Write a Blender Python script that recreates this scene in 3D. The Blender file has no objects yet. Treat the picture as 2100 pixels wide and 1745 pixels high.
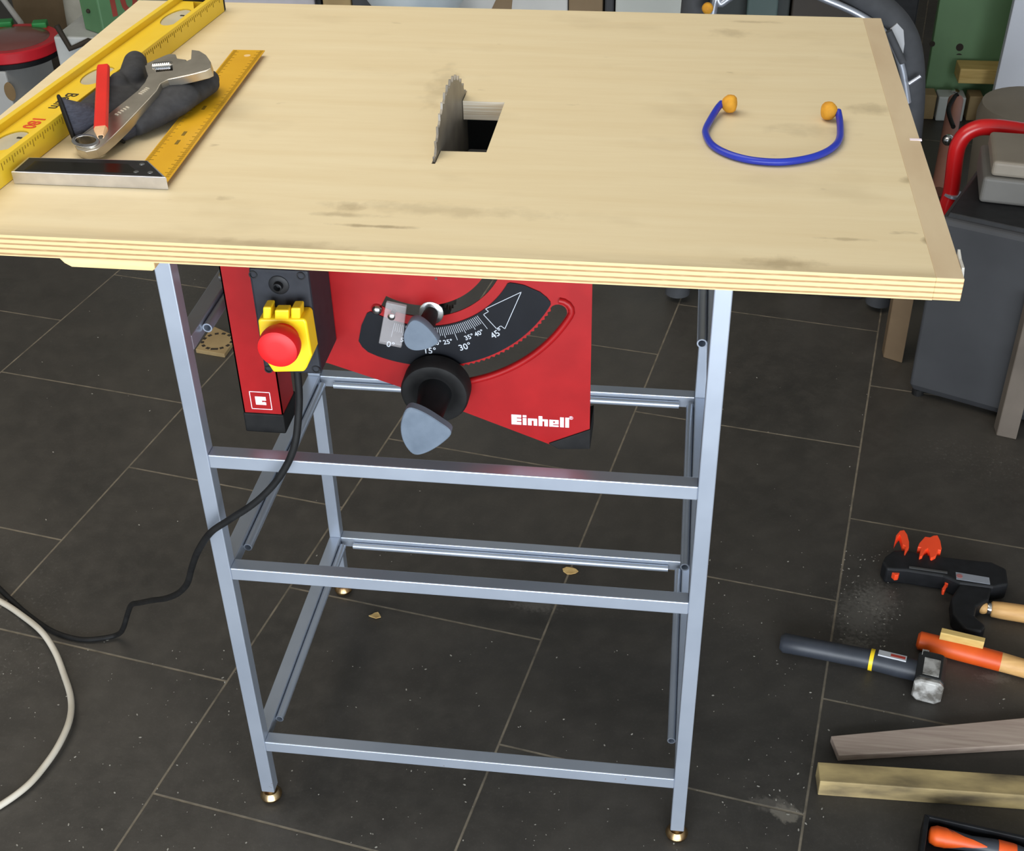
import bpy, bmesh, math, random
from mathutils import Vector, Matrix
import numpy as np
random.seed(4)
sc = bpy.context.scene
COL = sc.collection
PI = math.pi

# ------------------------------------------------------------------ camera
F_PX, CX, CY = 2610.95, 1072.33, 862.29
PITCH, YAW, ROLL = 0.61542, -0.13687, 0.01903
CAM = Vector((0.53627, -1.11013, 1.48622))
fw = Vector((math.sin(YAW)*math.cos(PITCH), math.cos(YAW)*math.cos(PITCH), -math.sin(PITCH)))
rt = Vector((math.cos(YAW), -math.sin(YAW), 0))
dn = fw.cross(rt)
RT = rt*math.cos(ROLL) + dn*math.sin(ROLL)
DN = -rt*math.sin(ROLL) + dn*math.cos(ROLL)
cd = bpy.data.cameras.new('camera'); cam = bpy.data.objects.new('camera', cd); COL.objects.link(cam)
mw = Matrix((RT, -DN, -fw)).transposed().to_4x4(); mw.translation = CAM
cam.matrix_world = mw
cd.sensor_fit = 'HORIZONTAL'; cd.sensor_width = 36
cd.lens = F_PX/2100*36
cd.shift_x = -(CX-1050)/2100; cd.shift_y = (CY-872.5)/2100
cd.clip_start = .05; cd.clip_end = 60
sc.camera = cam

def ray(px, py):
    return RT*((px-CX)/F_PX) + DN*((py-CY)/F_PX) + fw
def at(px, py, ax, val):
    """the place in the room seen at a pixel of the photo, on the plane axis = val"""
    d = ray(px, py); return CAM + d*((val-CAM[ax])/d[ax])
def az(p, z): return at(p[0], p[1], 2, z)
def ay(p, y): return at(p[0], p[1], 1, y)
def apl(p, P0, N):
    d = ray(*p); return CAM + d*((P0-CAM).dot(N)/d.dot(N))

# ------------------------------------------------------------------ materials
def lin(c):
    return tuple(((x/255)/12.92 if x/255 <= .04045 else ((x/255+.055)/1.055)**2.4) for x in c)
_m = {}
def mat(name, col, rough=.5, metal=0., col2=None, scale=20, stretch=(1,1,1), lo=.35, hi=.7, bump=0., trans=0., alpha=1., coat=0., spec=.5, detail=6):
    if name in _m: return _m[name]
    m = bpy.data.materials.new(name); m.use_nodes = True
    nt = m.node_tree; b = nt.nodes['Principled BSDF']
    c1 = (*lin(col), 1)
    b.inputs['Base Color'].default_value = c1
    b.inputs['Roughness'].default_value = rough; b.inputs['Metallic'].default_value = metal
    b.inputs['Specular IOR Level'].default_value = spec
    if trans: b.inputs['Transmission Weight'].default_value = trans
    if coat: b.inputs['Coat Weight'].default_value = coat; b.inputs['Coat Roughness'].default_value = .15
    if alpha < 1: b.inputs['Alpha'].default_value = alpha
    tc = nt.nodes.new('ShaderNodeTexCoord'); mp = nt.nodes.new('ShaderNodeMapping')
    mp.inputs['Scale'].default_value = stretch
    nt.links.new(tc.outputs['Object'], mp.inputs[0])
    nz = nt.nodes.new('ShaderNodeTexNoise'); nz.inputs['Scale'].default_value = scale; nz.inputs['Detail'].default_value = detail
    nt.links.new(mp.outputs[0], nz.inputs['Vector'])
    rp = nt.nodes.new('ShaderNodeValToRGB')
    rp.color_ramp.elements[0].position = lo; rp.color_ramp.elements[1].position = hi
    rp.color_ramp.elements[0].color = c1
    k = col2 if col2 else tuple(min(255, x*1.06+2) for x in col)
    rp.color_ramp.elements[1].color = (*lin(k), 1)
    nt.links.new(nz.outputs['Fac'], rp.inputs[0]); nt.links.new(rp.outputs[0], b.inputs['Base Color'])
    if bump:
        bp = nt.nodes.new('ShaderNodeBump'); bp.inputs['Strength'].default_value = bump; bp.inputs['Distance'].default_value = .002
        nt.links.new(nz.outputs['Fac'], bp.inputs['Height']); nt.links.new(bp.outputs[0], b.inputs['Normal'])
    _m[name] = m; return m
def N(nt, t, **kw):
    n = nt.nodes.new(t)
    for k, v in kw.items(): setattr(n, k, v)
    return n
def mth(nt, op, a, b=None, c=None):
    n = N(nt, 'ShaderNodeMath', operation=op)
    for i, x in enumerate((a, b, c)):
        if x is None: continue
        if isinstance(x, (int, float)): n.inputs[i].default_value = x
        else: nt.links.new(x, n.inputs[i])
    return n.outputs[0]
def mixc(nt, f, a, b):
    n = N(nt, 'ShaderNodeMix', data_type='RGBA')
    for i, x in ((0, f), (6, a), (7, b)):
        if isinstance(x, tuple): n.inputs[i].default_value = (*x, 1) if len(x) == 3 else x
        elif isinstance(x, (int, float)): n.inputs[i].default_value = x
        else: nt.links.new(x, n.inputs[i])
    return n.outputs[2]
def noise(nt, vec, scale, detail=5, rough=.55):
    n = N(nt, 'ShaderNodeTexNoise'); n.inputs['Scale'].default_value = scale; n.inputs['Detail'].default_value = detail; n.inputs['Roughness'].default_value = rough
    nt.links.new(vec, n.inputs['Vector']); return n.outputs['Fac']
def step(nt, f, a, b):
    n = N(nt, 'ShaderNodeMapRange'); n.inputs[1].default_value = a; n.inputs[2].default_value = b
    nt.links.new(f, n.inputs[0]); return n.outputs[0]
def mapped(nt, vec, s):
    n = N(nt, 'ShaderNodeMapping'); n.inputs['Scale'].default_value = s; nt.links.new(vec, n.inputs[0]); return n.outputs[0]

def spot(nt, o, c, r, ns=60., soft=.5):
    n = N(nt, 'ShaderNodeMapping'); n.vector_type = 'POINT'
    n.inputs['Location'].default_value = (-c[0]/r[0], -c[1]/r[1], 0); n.inputs['Scale'].default_value = (1/r[0], 1/r[1], 0)
    nt.links.new(o, n.inputs[0])
    l = N(nt, 'ShaderNodeVectorMath', operation='LENGTH'); nt.links.new(n.outputs[0], l.inputs[0])
    d = mth(nt, 'ADD', l.outputs['Value'], mth(nt, 'MULTIPLY', mth(nt, 'SUBTRACT', noise(nt, o, ns, 4), .5), 2.2))
    return step(nt, d, 1.0, 1.0-soft)
def floor_mat():
    m = bpy.data.materials.new('slate_tiles'); m.use_nodes = True; nt = m.node_tree; b = nt.nodes['Principled BSDF']
    tc = N(nt, 'ShaderNodeTexCoord'); o = tc.outputs['Object']
    sx = N(nt, 'ShaderNodeSeparateXYZ'); nt.links.new(o, sx.inputs[0])
    c, s = math.cos(-.1716), math.sin(-.1716); w = .45
    u = mth(nt, 'ADD', mth(nt, 'MULTIPLY', sx.outputs[0], c), mth(nt, 'MULTIPLY', sx.outputs[1], s))
    v = mth(nt, 'ADD', mth(nt, 'MULTIPLY', sx.outputs[0], -s), mth(nt, 'MULTIPLY', sx.outputs[1], c))
    us = mth(nt, 'DIVIDE', mth(nt, 'ADD', u, .1601), w)
    ci = mth(nt, 'FLOOR', us); uf = mth(nt, 'FRACT', us)
    off = mth(nt, 'MULTIPLY', mth(nt, 'FLOORED_MODULO', ci, 2.), .5)
    vs = mth(nt, 'ADD', mth(nt, 'DIVIDE', mth(nt, 'ADD', v, -.418), w), off)
    vi = mth(nt, 'FLOOR', vs); vf = mth(nt, 'FRACT', vs)
    ed = mth(nt, 'MINIMUM', mth(nt, 'MINIMUM', uf, mth(nt, 'SUBTRACT', 1., uf)), mth(nt, 'MINIMUM', vf, mth(nt, 'SUBTRACT', 1., vf)))
    gr = N(nt, 'ShaderNodeMapRange'); gr.inputs[1].default_value = .0028; gr.inputs[2].default_value = .0048; gr.inputs[3].default_value = 1; gr.inputs[4].default_value = 0
    nt.links.new(ed, gr.inputs[0]); grout = gr.outputs[0]
    # per tile tone
    cv = N(nt, 'ShaderNodeCombineXYZ'); nt.links.new(ci, cv.inputs[0]); nt.links.new(vi, cv.inputs[1])
    wn = N(nt, 'ShaderNodeTexWhiteNoise'); nt.links.new(cv.outputs[0], wn.inputs['Vector'])
    n1 = noise(nt, o, 3.2, 8, .62); n2 = noise(nt, o, 26, 6, .7); n3 = noise(nt, o, 240, 3, .6)
    base = mixc(nt, step(nt, n1, .3, .72), lin((49, 47, 44)), lin((72, 68, 63)))
    base = mixc(nt, mth(nt, 'MULTIPLY', step(nt, n2, .45, .75), .35), base, lin((84, 80, 74)))
    base = mixc(nt, mth(nt, 'MULTIPLY', step(nt, n3, .55, .8), .3), base, lin((92, 89, 84)))
    base = mixc(nt, mth(nt, 'MULTIPLY', wn.outputs['Value'], .22), base, lin((50, 46, 40)))
    # faint dried splashes of dust
    n4 = noise(nt, mapped(nt, o, (1, 1, 1)), 1.7, 3, .5)
    dust = mth(nt, 'MULTIPLY', step(nt, n4, .58, .72), step(nt, noise(nt, o, 150, 4, .75), .56, .72))
    base = mixc(nt, mth(nt, 'MULTIPLY', dust, .45), base, lin((150, 148, 142)))
    cc = az((1613, 1668), 0); base = mixc(nt, mth(nt, 'MULTIPLY', spot(nt, o, (cc.x, cc.y), (.020, .017), 70, .3), .75), base, lin((122, 116, 106)))
    cc = az((1585, 1650), 0); base = mixc(nt, mth(nt, 'MULTIPLY', spot(nt, o, (cc.x, cc.y), (.035, .016), 90, .5), .35), base, lin((120, 114, 106)))
    for px_, py_, rx_, ry_ in ((1765, 1265, .05, .075), (1800, 1230, .04, .05), (1750, 1330, .03, .03), (2040, 1390, .03, .012), (1100, 1240, .05, .02)):
        cc = az((px_, py_), 0); base = mixc(nt, mth(nt, 'MULTIPLY', spot(nt, o, (cc.x, cc.y), (rx_, ry_), 160, .6), .22), base, lin((134, 130, 124)))
    gcol = mixc(nt, step(nt, noise(nt, o, 30, 4), .3, .7), lin((88, 82, 72)), lin((132, 122, 106)))
    colr = mixc(nt, grout, base, gcol)
    nt.links.new(colr, b.inputs['Base Color'])
    rg = mth(nt, 'ADD', mth(nt, 'MULTIPLY', n2, .25), .36)
    nt.links.new(mth(nt, 'MAXIMUM', rg, mth(nt, 'MULTIPLY', grout, .85)), b.inputs['Roughness'])
    b.inputs['Specular IOR Level'].default_value = .38
    h = mth(nt, 'SUBTRACT', mth(nt, 'ADD', mth(nt, 'MULTIPLY', n2, .5), mth(nt, 'MULTIPLY', n1, .6)), grout)
    bp = N(nt, 'ShaderNodeBump'); bp.inputs['Strength'].default_value = .28; bp.inputs['Distance'].default_value = .003
    nt.links.new(h, bp.inputs['Height']); nt.links.new(bp.outputs[0], b.inputs['Normal'])
    return m

def ply_top_mat():
    m = bpy.data.materials.new('birch_veneer'); m.use_nodes = True; nt = m.node_tree; b = nt.nodes['Principled BSDF']
    tc = N(nt, 'ShaderNodeTexCoord'); o = tc.outputs['Object']
    g = noise(nt, mapped(nt, o, (.7, 9, 1)), 5, 8, .6)
    g2 = noise(nt, mapped(nt, o, (3, 120, 1)), 6, 3, .6)
    c = mixc(nt, step(nt, g, .3, .72), lin((230, 215, 180)), lin((223, 205, 167)))
    c = mixc(nt, mth(nt, 'MULTIPLY', step(nt, g2, .5, .8), .08), c, lin((196, 164, 114)))
    sm = noise(nt, mapped(nt, o, (1, 1.6, 1)), 5.5, 4, .55)
    c = mixc(nt, mth(nt, 'MULTIPLY', step(nt, sm, .56, .8), .4), c, lin((182, 164, 130)))
    s2 = noise(nt, mapped(nt, o, (.8, 1.7, 1)), 23, 3, .5)
    c = mixc(nt, mth(nt, 'MULTIPLY', step(nt, s2, .7, .78), .5), c, lin((140, 122, 94)))
    for px_, py_, rx_, ry_, k_ in ((770, 464, .050, .004, .6), (700, 440, .045, .006, .4), (720, 425, .02, .012, .35), (1868, 368, .012, .010, .6), (1900, 492, .006, .008, .6), (1610, 540, .040, .012, .45), (1500, 68, .030, .02, .3), (1545, 45, .04, .006, .35), (455, 405, .012, .008, .5), (1660, 268, .05, .02, .2), (1790, 225, .03, .02, .35), (900, 430, .12, .015, .25), (1730, 490, .03, .004, .4), (905, 175, .02, .08, .25), (550, 500, .10, .010, .3), (1850, 200, .012, .03, .4), (1900, 400, .015, .02, .35)):
        p_ = az((px_, py_), .9558); c = mixc(nt, mth(nt, 'MULTIPLY', spot(nt, o, (p_.x-.28152, p_.y+.1226), (rx_, ry_), 45, .8), k_), c, lin((136, 118, 88)))
    # worn grey front lip and a long scuff
    sx = N(nt, 'ShaderNodeSeparateXYZ'); nt.links.new(o, sx.inputs[0])
    lip = N(nt, 'ShaderNodeMapRange'); lip.inputs[1].default_value = .002; lip.inputs[2].default_value = .022; lip.inputs[3].default_value = 1; lip.inputs[4].default_value = 0
    nt.links.new(sx.outputs[1], lip.inputs[0])
    c = mixc(nt, mth(nt, 'MULTIPLY', lip.outputs[0], mth(nt, 'MULTIPLY', step(nt, g, .2, .8), .55)), c, lin((138, 118, 84)))
    nt.links.new(c, b.inputs['Base Color'])
    b.inputs['Roughness'].default_value = .5; b.inputs['Specular IOR Level'].default_value = .32
    return m
def ply_edge_mat():
    m = bpy.data.materials.new('plywood_edge'); m.use_nodes = True; nt = m.node_tree; b = nt.nodes['Principled BSDF']
    tc = N(nt, 'ShaderNodeTexCoord'); o = tc.outputs['Object']
    sx = N(nt, 'ShaderNodeSeparateXYZ'); nt.links.new(o, sx.inputs[0])
    n = noise(nt, mapped(nt, o, (4, 4, 40)), 3, 4)
    zz = mth(nt, 'ADD', sx.outputs[2], mth(nt, 'MULTIPLY', mth(nt, 'SUBTRACT', n, .5), .0012))
    w = mth(nt, 'SINE', mth(nt, 'MULTIPLY', zz, 2*PI/.0052))
    c = mixc(nt, step(nt, w, .1, .75), lin((218, 186, 136)), lin((160, 124, 82)))
    n2 = noise(nt, mapped(nt, o, (6, 6, 60)), 12, 5)
    c = mixc(nt, mth(nt, 'MULTIPLY', step(nt, n2, .5, .75), .35), c, lin((226, 200, 152)))
    nt.links.new(c, b.inputs['Base Color']); b.inputs['Roughness'].default_value = .7
    return m
def paint_mat():
    m = bpy.data.materials.new('silver_frame_paint'); m.use_nodes = True; nt = m.node_tree; b = nt.nodes['Principled BSDF']
    tc = N(nt, 'ShaderNodeTexCoord'); o = tc.outputs['Object']
    sx = N(nt, 'ShaderNodeSeparateXYZ'); nt.links.new(o, sx.inputs[0])
    n = noise(nt, o, 9, 5); n2 = noise(nt, o, 55, 6, .7)
    c = mixc(nt, n, lin((168, 178, 194)), lin((190, 198, 210)))
    low = N(nt, 'ShaderNodeMapRange'); low.inputs[1].default_value = .0; low.inputs[2].default_value = .16; low.inputs[3].default_value = .12; low.inputs[4].default_value = -.02
    nt.links.new(sx.outputs[2], low.inputs[0])
    ru = step(nt, mth(nt, 'ADD', n2, low.outputs[0]), .69, .74)
    c = mixc(nt, ru, c, lin((112, 74, 48)))
    nt.links.new(c, b.inputs['Base Color'])
    b.inputs['Metallic'].default_value = .6
    nt.links.new(mth(nt, 'ADD', mth(nt, 'MULTIPLY', ru, .4), mth(nt, 'ADD', mth(nt, 'MULTIPLY', n, .16), .26)), b.inputs['Roughness'])
    return m

FLOOR = floor_mat(); PLY = ply_top_mat(); PLYE = ply_edge_mat(); PAINT = paint_mat()
RED = mat('red_sheet_metal', (146, 14, 18), .42, 0, (158, 20, 23), 30, spec=.3)
BLACK = mat('black_plastic', (20, 21, 23), .5, 0, (28, 29, 32), 60, bump=.05, spec=.3)
RUBBER = mat('black_rubber', (18, 18, 19), .65, 0, (28, 28, 28), 60, spec=.25)
SWG = mat('dark_grey_switch_plastic', (38, 40, 46), .55, 0, (44, 46, 52), 90, spec=.25)
YEL = mat('yellow_plastic', (244, 205, 22), .38, 0, (250, 214, 40), 20)
BTN = mat('red_button_plastic', (206, 20, 24), .5, 0, (232, 32, 34), 20)
KNOB = mat('grey_knob_plastic', (96, 107, 120), .6, 0, (104, 115, 128), 80, spec=.25)
PLATE = mat('black_scale_plate', (12, 14, 20), .5, 0, (20, 22, 28), 20, spec=.2)
MARK = mat('light_grey_print', (176, 182, 190), .6)
WHITE = mat('white_print', (240, 226, 236), .6)
CLEAR = mat('clear_plastic', (214, 210, 212), .12, 0, (224, 220, 222), 20, alpha=.22)
CHROME = mat('bright_steel', (205, 205, 205), .2, 1., (225, 225, 225), 40)
STEEL = mat('blade_steel', (122, 117, 110), .45, .4, (150, 144, 134), 25, bump=.03)
WRENCH = mat('satin_chrome_wrench', (176, 170, 158), .3, .9, (196, 190, 178), 40)
ZINC = mat('yellow_zinc', (190, 168, 128), .28, 1., (150, 112, 74), 60)
MOTOR_SHADE = mat('dark_motor_and_shade', (24, 26, 30), .6, 0, (34, 36, 40), 30)  # motor casting, and the shade colour for the saw's inside
LEVEL = mat('yellow_level_paint', (232, 196, 44), .42, 0, (238, 204, 60), 14)
LEVMK = mat('dark_scale_print', (122, 96, 10), .6)
TXTK = mat('black_print', (40, 34, 20), .6)
TXTR = mat('red_print', (214, 70, 22), .6)
VIAL = mat('milky_vial_block', (206, 200, 178), .25, 0, (226, 220, 196), 20, trans=.25)
RULER = mat('yellow_ruler_steel', (222, 168, 22), .45, .15, (230, 178, 30), 20)
ALU = mat('brushed_aluminium', (206, 206, 212), .28, .9, (224, 224, 230), 60, (1, 30, 1))
GLOVE = mat('dark_grey_glove_coating', (44, 45, 49), .8, 0, (56, 57, 61), 120, bump=.15)
CUFF = mat('navy_knit_cuff', (50, 52, 62), .9, 0, (66, 68, 80), 200, (1, 1, 4), bump=.25)
PENCIL = mat('red_pencil_lacquer', (214, 34, 22), .4)
PWOOD = mat('pencil_wood', (222, 180, 140), .7, 0, (200, 156, 112), 60)
BLUE = mat('blue_band_plastic', (34, 50, 170), .32, 0, (40, 60, 184), 20)
PLUG = mat('orange_foam', (222, 160, 42), .8, 0, (196, 134, 34), 90, bump=.1)
WCAB = mat('white_hose', (206, 200, 188), .45, 0, (184, 176, 160), 12)
OAK = mat('light_batten_wood', (236, 206, 152), .7, 0, (220, 186, 128), 8, (1, 12, 12))
PINE = mat('pine_offcut', (216, 186, 116), .7, 0, (196, 162, 92), 10, (1, 14, 14))
GREYW = mat('grey_planed_wood', (184, 166, 152), .7, 0, (160, 140, 128), 10, (1, 16, 16))
DIRTYW = mat('stained_pine', (184, 162, 112), .75, 0, (72, 62, 46), 7, (1, 3, 3), .42, .72)
HANDW = mat('turned_handle_wood', (218, 172, 110), .55, 0, (200, 152, 92), 10, (1, 14, 14))
ORANGE = mat('orange_paint', (226, 92, 24), .45, 0, (206, 74, 18), 20)
ORJAW = mat('orange_jaw_plastic', (240, 74, 34), .5)
CAST = mat('dark_hammer_paint', (26, 27, 28), .55, 0, (34, 35, 36), 40)
WORN = mat('worn_steel', (190, 188, 184), .45, .15, (110, 106, 100), 60, lo=.4, hi=.6)
GRIP = mat('graphite_handle', (46, 50, 58), .45, 0, (54, 58, 66), 40)
GREENP = mat('green_painted_board', (104, 142, 96), .6, 0, (84, 112, 74), 3, (1, 1, 1), .4, .8)
WPAN = mat('white_board', (206, 210, 220), .5, 0, (196, 200, 212), 3)
GREYF = mat('dark_grey_plastic_bin', (54, 55, 58), .6, 0, (40, 41, 44), 5, bump=.06)
GREYM = mat('mid_grey_plastic', (98, 96, 92), .6, 0, (86, 84, 80), 8)
BEIGE = mat('taupe_plastic', (132, 124, 112), .6, 0, (120, 112, 100), 8)
REDT = mat('red_tube_paint', (206, 24, 26), .32, 0, (192, 20, 24), 12, coat=.3)
COPPER = mat('pinkish_pipe', (168, 120, 104), .45, .2, (150, 104, 90), 10)
CARDW = mat('white_carton', (196, 196, 194), .7, 0, (182, 182, 180), 6)
CARDB = mat('brown_carton', (132, 112, 86), .8, 0, (112, 94, 70), 8)
DARKW = mat('dark_cupboard', (44, 52, 52), .6, 0, (36, 40, 38), 4)
TEAL = mat('teal_grey_cupboard', (74, 92, 90), .6, 0, (62, 78, 76), 4)
SACK = mat('pale_sack_cloth', (178, 176, 164), .85, 0, (156, 154, 142), 14, bump=.2)
GREENB = mat('green_tin', (86, 128, 88), .5, 0, (76, 114, 78), 6)
TUBR = mat('red_tub_plastic', (196, 32, 44), .4)
TUBC = mat('smoky_clear_plastic', (170, 110, 104), .2, 0, (180, 120, 114), 8, trans=.6)
GRNC = mat('green_clip', (40, 140, 70), .5)
FOAM = mat('dark_grey_foam', (58, 60, 64), .8, 0, (66, 68, 72), 40)
SILV = mat('silver_tube', (176, 182, 194), .3, .7)
PLAST = mat('plaster_wall', (196, 194, 188), .8, 0, (186, 184, 178), 3)
CHIP = mat('pale_wood_dust', (172, 168, 158), .8, 0, (120, 116, 108), 300)
FLAKE = mat('tan_wood_flake', (206, 176, 116), .8, 0, (176, 140, 84), 60)
BOARDP = mat('tan_board', (158, 136, 96), .8, 0, (136, 114, 78), 12)
SLOT = mat('dark_slot', (40, 32, 22), .8)
GREYC = mat('grey_cabinet', (186, 190, 186), .55, 0, (176, 180, 176), 4)
PALEP = mat('pale_blue_plastic', (204, 212, 216), .4, 0, (180, 190, 196), 8)

# ------------------------------------------------------------------ builders
def basis(d, up=Vector((0, 0, 1))):
    z = d.normalized(); x = up.cross(z)
    if x.length < 1e-4: x = Vector((1, 0, 0)).cross(z)
    x.normalize(); return x, z.cross(x), z
class MB:
    def __init__(s): s.v = []; s.f = []; s.mi = []; s.cur = 0
    def add(s, vs, fs):
        o = len(s.v); s.v += [Vector(p) for p in vs]
        s.f += [tuple(i+o for i in f) for f in fs]; s.mi += [s.cur]*len(fs); return s
    def box(s, lo, hi):
        (a, b, c), (d, e, f) = lo, hi
        return s.add([(a,b,c),(d,b,c),(d,e,c),(a,e,c),(a,b,f),(d,b,f),(d,e,f),(a,e,f)],
                     [(0,3,2,1),(4,5,6,7),(0,1,5,4),(1,2,6,5),(2,3,7,6),(3,0,4,7)])
    def obox(s, c, x, y, z, sx, sy, sz):
        x, y, z = x.normalized(), y.normalized(), z.normalized()
        vs = [c + x*(i*sx/2) + y*(j*sy/2) + z*(k*sz/2) for k in (-1,1) for i, j in ((-1,-1),(1,-1),(1,1),(-1,1))]
        return s.add(vs, [(0,3,2,1),(4,5,6,7),(0,1,5,4),(1,2,6,5),(2,3,7,6),(3,0,4,7)])
    def prism(s, loop, vec):
        n = len(loop); vec = Vector(vec); L = [Vector(p) for p in loop]
        nn = Vector((0, 0, 0))
        for i in range(n): nn += L[i].cross(L[(i+1) % n])
        if nn.dot(vec) > 0: L.reverse()
        vs = L + [p+vec for p in L]
        return s.add(vs, [tuple(range(n)), tuple(reversed(range(n, 2*n)))] + [((i+1) % n, i, n+i, n+(i+1) % n) for i in range(n)])
    def loft(s, rings, cap=True):
        n = len(rings[0]); vs = [p for r in rings for p in r]; fs = []
        for k in range(len(rings)-1):
            for i in range(n):
                fs.append((k*n+i, k*n+(i+1) % n, (k+1)*n+(i+1) % n, (k+1)*n+i))
        if cap: fs += [tuple(reversed(range(n))), tuple(range((len(rings)-1)*n, len(rings)*n))]
        return s.add(vs, fs)
    def cyl(s, p0, p1, r0, r1=None, n=24, cap=True):
        p0, p1 = Vector(p0), Vector(p1); r1 = r0 if r1 is None else r1
        x, y, z = basis(p1-p0)
        return s.loft([[p + x*(r*math.cos(2*PI*i/n)) + y*(r*math.sin(2*PI*i/n)) for i in range(n)] for p, r in ((p0, r0), (p1, r1))], cap)
    def lathe(s, o, d, prof, n=32, sx=1., sy=1.):
        o = Vector(o); x, y, z = basis(Vector(d))
        return s.loft([[o + z*h + x*(r*sx*math.cos(2*PI*i/n)) + y*(r*sy*math.sin(2*PI*i/n)) for i in range(n)] for h, r in prof])
    def tube(s, pts, r, n=12, cap=True):
        pts = [Vector(p) for p in pts]; rr = r if isinstance(r, (list, tuple)) else [r]*len(pts)
        rings = []; t0 = (pts[1]-pts[0]).normalized(); x, y, z = basis(t0)
        for i, p in enumerate(pts):
            a = pts[max(i-1, 0)]; b = pts[min(i+1, len(pts)-1)]; t = (b-a).normalized()
            x = (x - t*x.dot(t)).normalized(); y = t.cross(x)
            rings.append([p + x*(rr[i]*math.cos(2*PI*k/n)) + y*(rr[i]*math.sin(2*PI*k/n)) for k in range(n)])
        return s.loft(rings, cap)
    def pipe(s, p0, p1, r, ri, n=20):
        p0, p1 = Vector(p0), Vector(p1); x, y, z = basis(p1-p0); R = []
        for p, q in ((p0, ri), (p0, r), (p1, r), (p1, ri), (p0, ri)):
            R.append([p + x*(q*math.cos(2*PI*k/n)) + y*(q*math.sin(2*PI*k/n)) for k in range(n)])
        return s.loft(R, False)
    def ball(s, c, r, n=18, sc3=(1, 1, 1)):
        c = Vector(c); m = n//2
        rings = [[c + Vector((r*sc3[0]*math.sin(PI*k/m)*math.cos(2*PI*i/n), r*sc3[1]*math.sin(PI*k/m)*math.sin(2*PI*i/n), -r*sc3[2]*math.cos(PI*k/m))) for i in range(n)] for k in range(1, m)]
        return s.loft(rings)
    def shape(s, loops, depth, M):
        """flat outline with holes, front at local z=0, thickness behind it"""
        cu = bpy.data.curves.new('c', 'CURVE'); cu.dimensions = '2D'; cu.fill_mode = 'BOTH'; cu.extrude = depth/2
        for L in loops:
            sp = cu.splines.new('POLY'); sp.points.add(len(L)-1); sp.use_cyclic_u = True
            for p, q in zip(sp.points, L): p.co = (q[0], q[1], 0, 1)
        ob = bpy.data.objects.new('c', cu); COL.objects.link(ob)
        dg = bpy.context.evaluated_depsgraph_get(); dg.update()
        me = bpy.data.meshes.new_from_object(ob.evaluated_get(dg))
        vs = [M @ (v.co + Vector((0, 0, -depth/2))) for v in me.vertices]; fs = [tuple(p.vertices) for p in me.polygons]
        bpy.data.objects.remove(ob); bpy.data.curves.remove(cu); bpy.data.meshes.remove(me)
        return s.add(vs, fs)
    def text(s, txt, size, M, depth=.0006, bold=0., spacing=1., align='CENTER', sx=1.):
        cu = bpy.data.curves.new('t', 'FONT'); cu.body = txt; cu.size = size; cu.extrude = depth/2; cu.offset = bold
        cu.space_character = spacing; cu.align_x = align; cu.align_y = 'CENTER'; cu.resolution_u = 3
        ob = bpy.data.objects.new('t', cu); COL.objects.link(ob)
        dg = bpy.context.evaluated_depsgraph_get(); dg.update()
        me = bpy.data.meshes.new_from_object(ob.evaluated_get(dg))
        vs = [M @ Vector((v.co.x*sx, v.co.y, v.co.z)) for v in me.vertices]; fs = [tuple(p.vertices) for p in me.polygons]
        bpy.data.objects.remove(ob); bpy.data.curves.remove(cu); bpy.data.meshes.remove(me)
        return s.add(vs, fs)
def origin_of(p):
    o = Vector((0, 0, 0))
    while p: o += p.location; p = p.parent
    return o
def build(name, mb, m, parent=None, loc=None, bevel=0., smooth=0., seg=2, weld=True):
    """one mesh object; vertices are given in the room's coordinates"""
    o0 = origin_of(parent) if parent else Vector(loc or (0, 0, 0))
    me = bpy.data.meshes.new(name)
    me.from_pydata([v-o0 for v in mb.v], [], mb.f)
    ms = m if isinstance(m, (list, tuple)) else [m]
    for x in ms: me.materials.append(x)
    me.polygons.foreach_set('material_index', mb.mi)
    bm = bmesh.new(); bm.from_mesh(me)
    if weld: bmesh.ops.remove_doubles(bm, verts=bm.verts, dist=1e-6)
    bmesh.ops.recalc_face_normals(bm, faces=bm.faces); bm.to_mesh(me); bm.free()
    if smooth:
        me.polygons.foreach_set('use_smooth', [True]*len(me.polygons)); me.set_sharp_from_angle(angle=math.radians(smooth))
    o = bpy.data.objects.new(name, me); COL.objects.link(o)
    if parent: o.parent = parent
    else: o.location = o0
    if bevel:
        b = o.modifiers.new('bevel', 'BEVEL'); b.width = bevel; b.segments = seg; b.limit_method = 'ANGLE'; b.angle_limit = math.radians(40); b.harden_normals = False
    return o
def tag(o, label, cat, group=None, kind=None):
    o['label'] = label; o['category'] = cat
    if group: o['group'] = group
    if kind: o['kind'] = kind
    return o
def thing(name, label, cat, loc, group=None):
    o = bpy.data.objects.new(name, None); COL.objects.link(o); o.location = loc; o.empty_display_size = .05
    return tag(o, label, cat, group)
def struct(name, mb, m):
    o = build(name, mb, m); o['kind'] = 'structure'; return o
def smoothpath(P, n=8):
    P = [Vector(p) for p in P]; out = []
    for i in range(len(P)-1):
        a = P[max(i-1, 0)]; b = P[i]; c = P[i+1]; d = P[min(i+2, len(P)-1)]
        for k in range(n):
            t = k/n
            out.append(.5*((2*b) + (c-a)*t + (2*a-5*b+4*c-d)*t*t + (3*b-a-3*c+d)*t**3))
    out.append(P[-1]); return out
def frameM(o, x, y):
    x = Vector(x).normalized(); y = (Vector(y) - x*Vector(y).dot(x)).normalized(); z = x.cross(y)
    M = Matrix((x, y, z)).transposed().to_4x4(); M.translation = Vector(o); return M
def FY(y): return frameM((0, y, 0), (1, 0, 0), (0, 0, 1))     # upright plane facing the camera; local (x, z)

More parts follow.
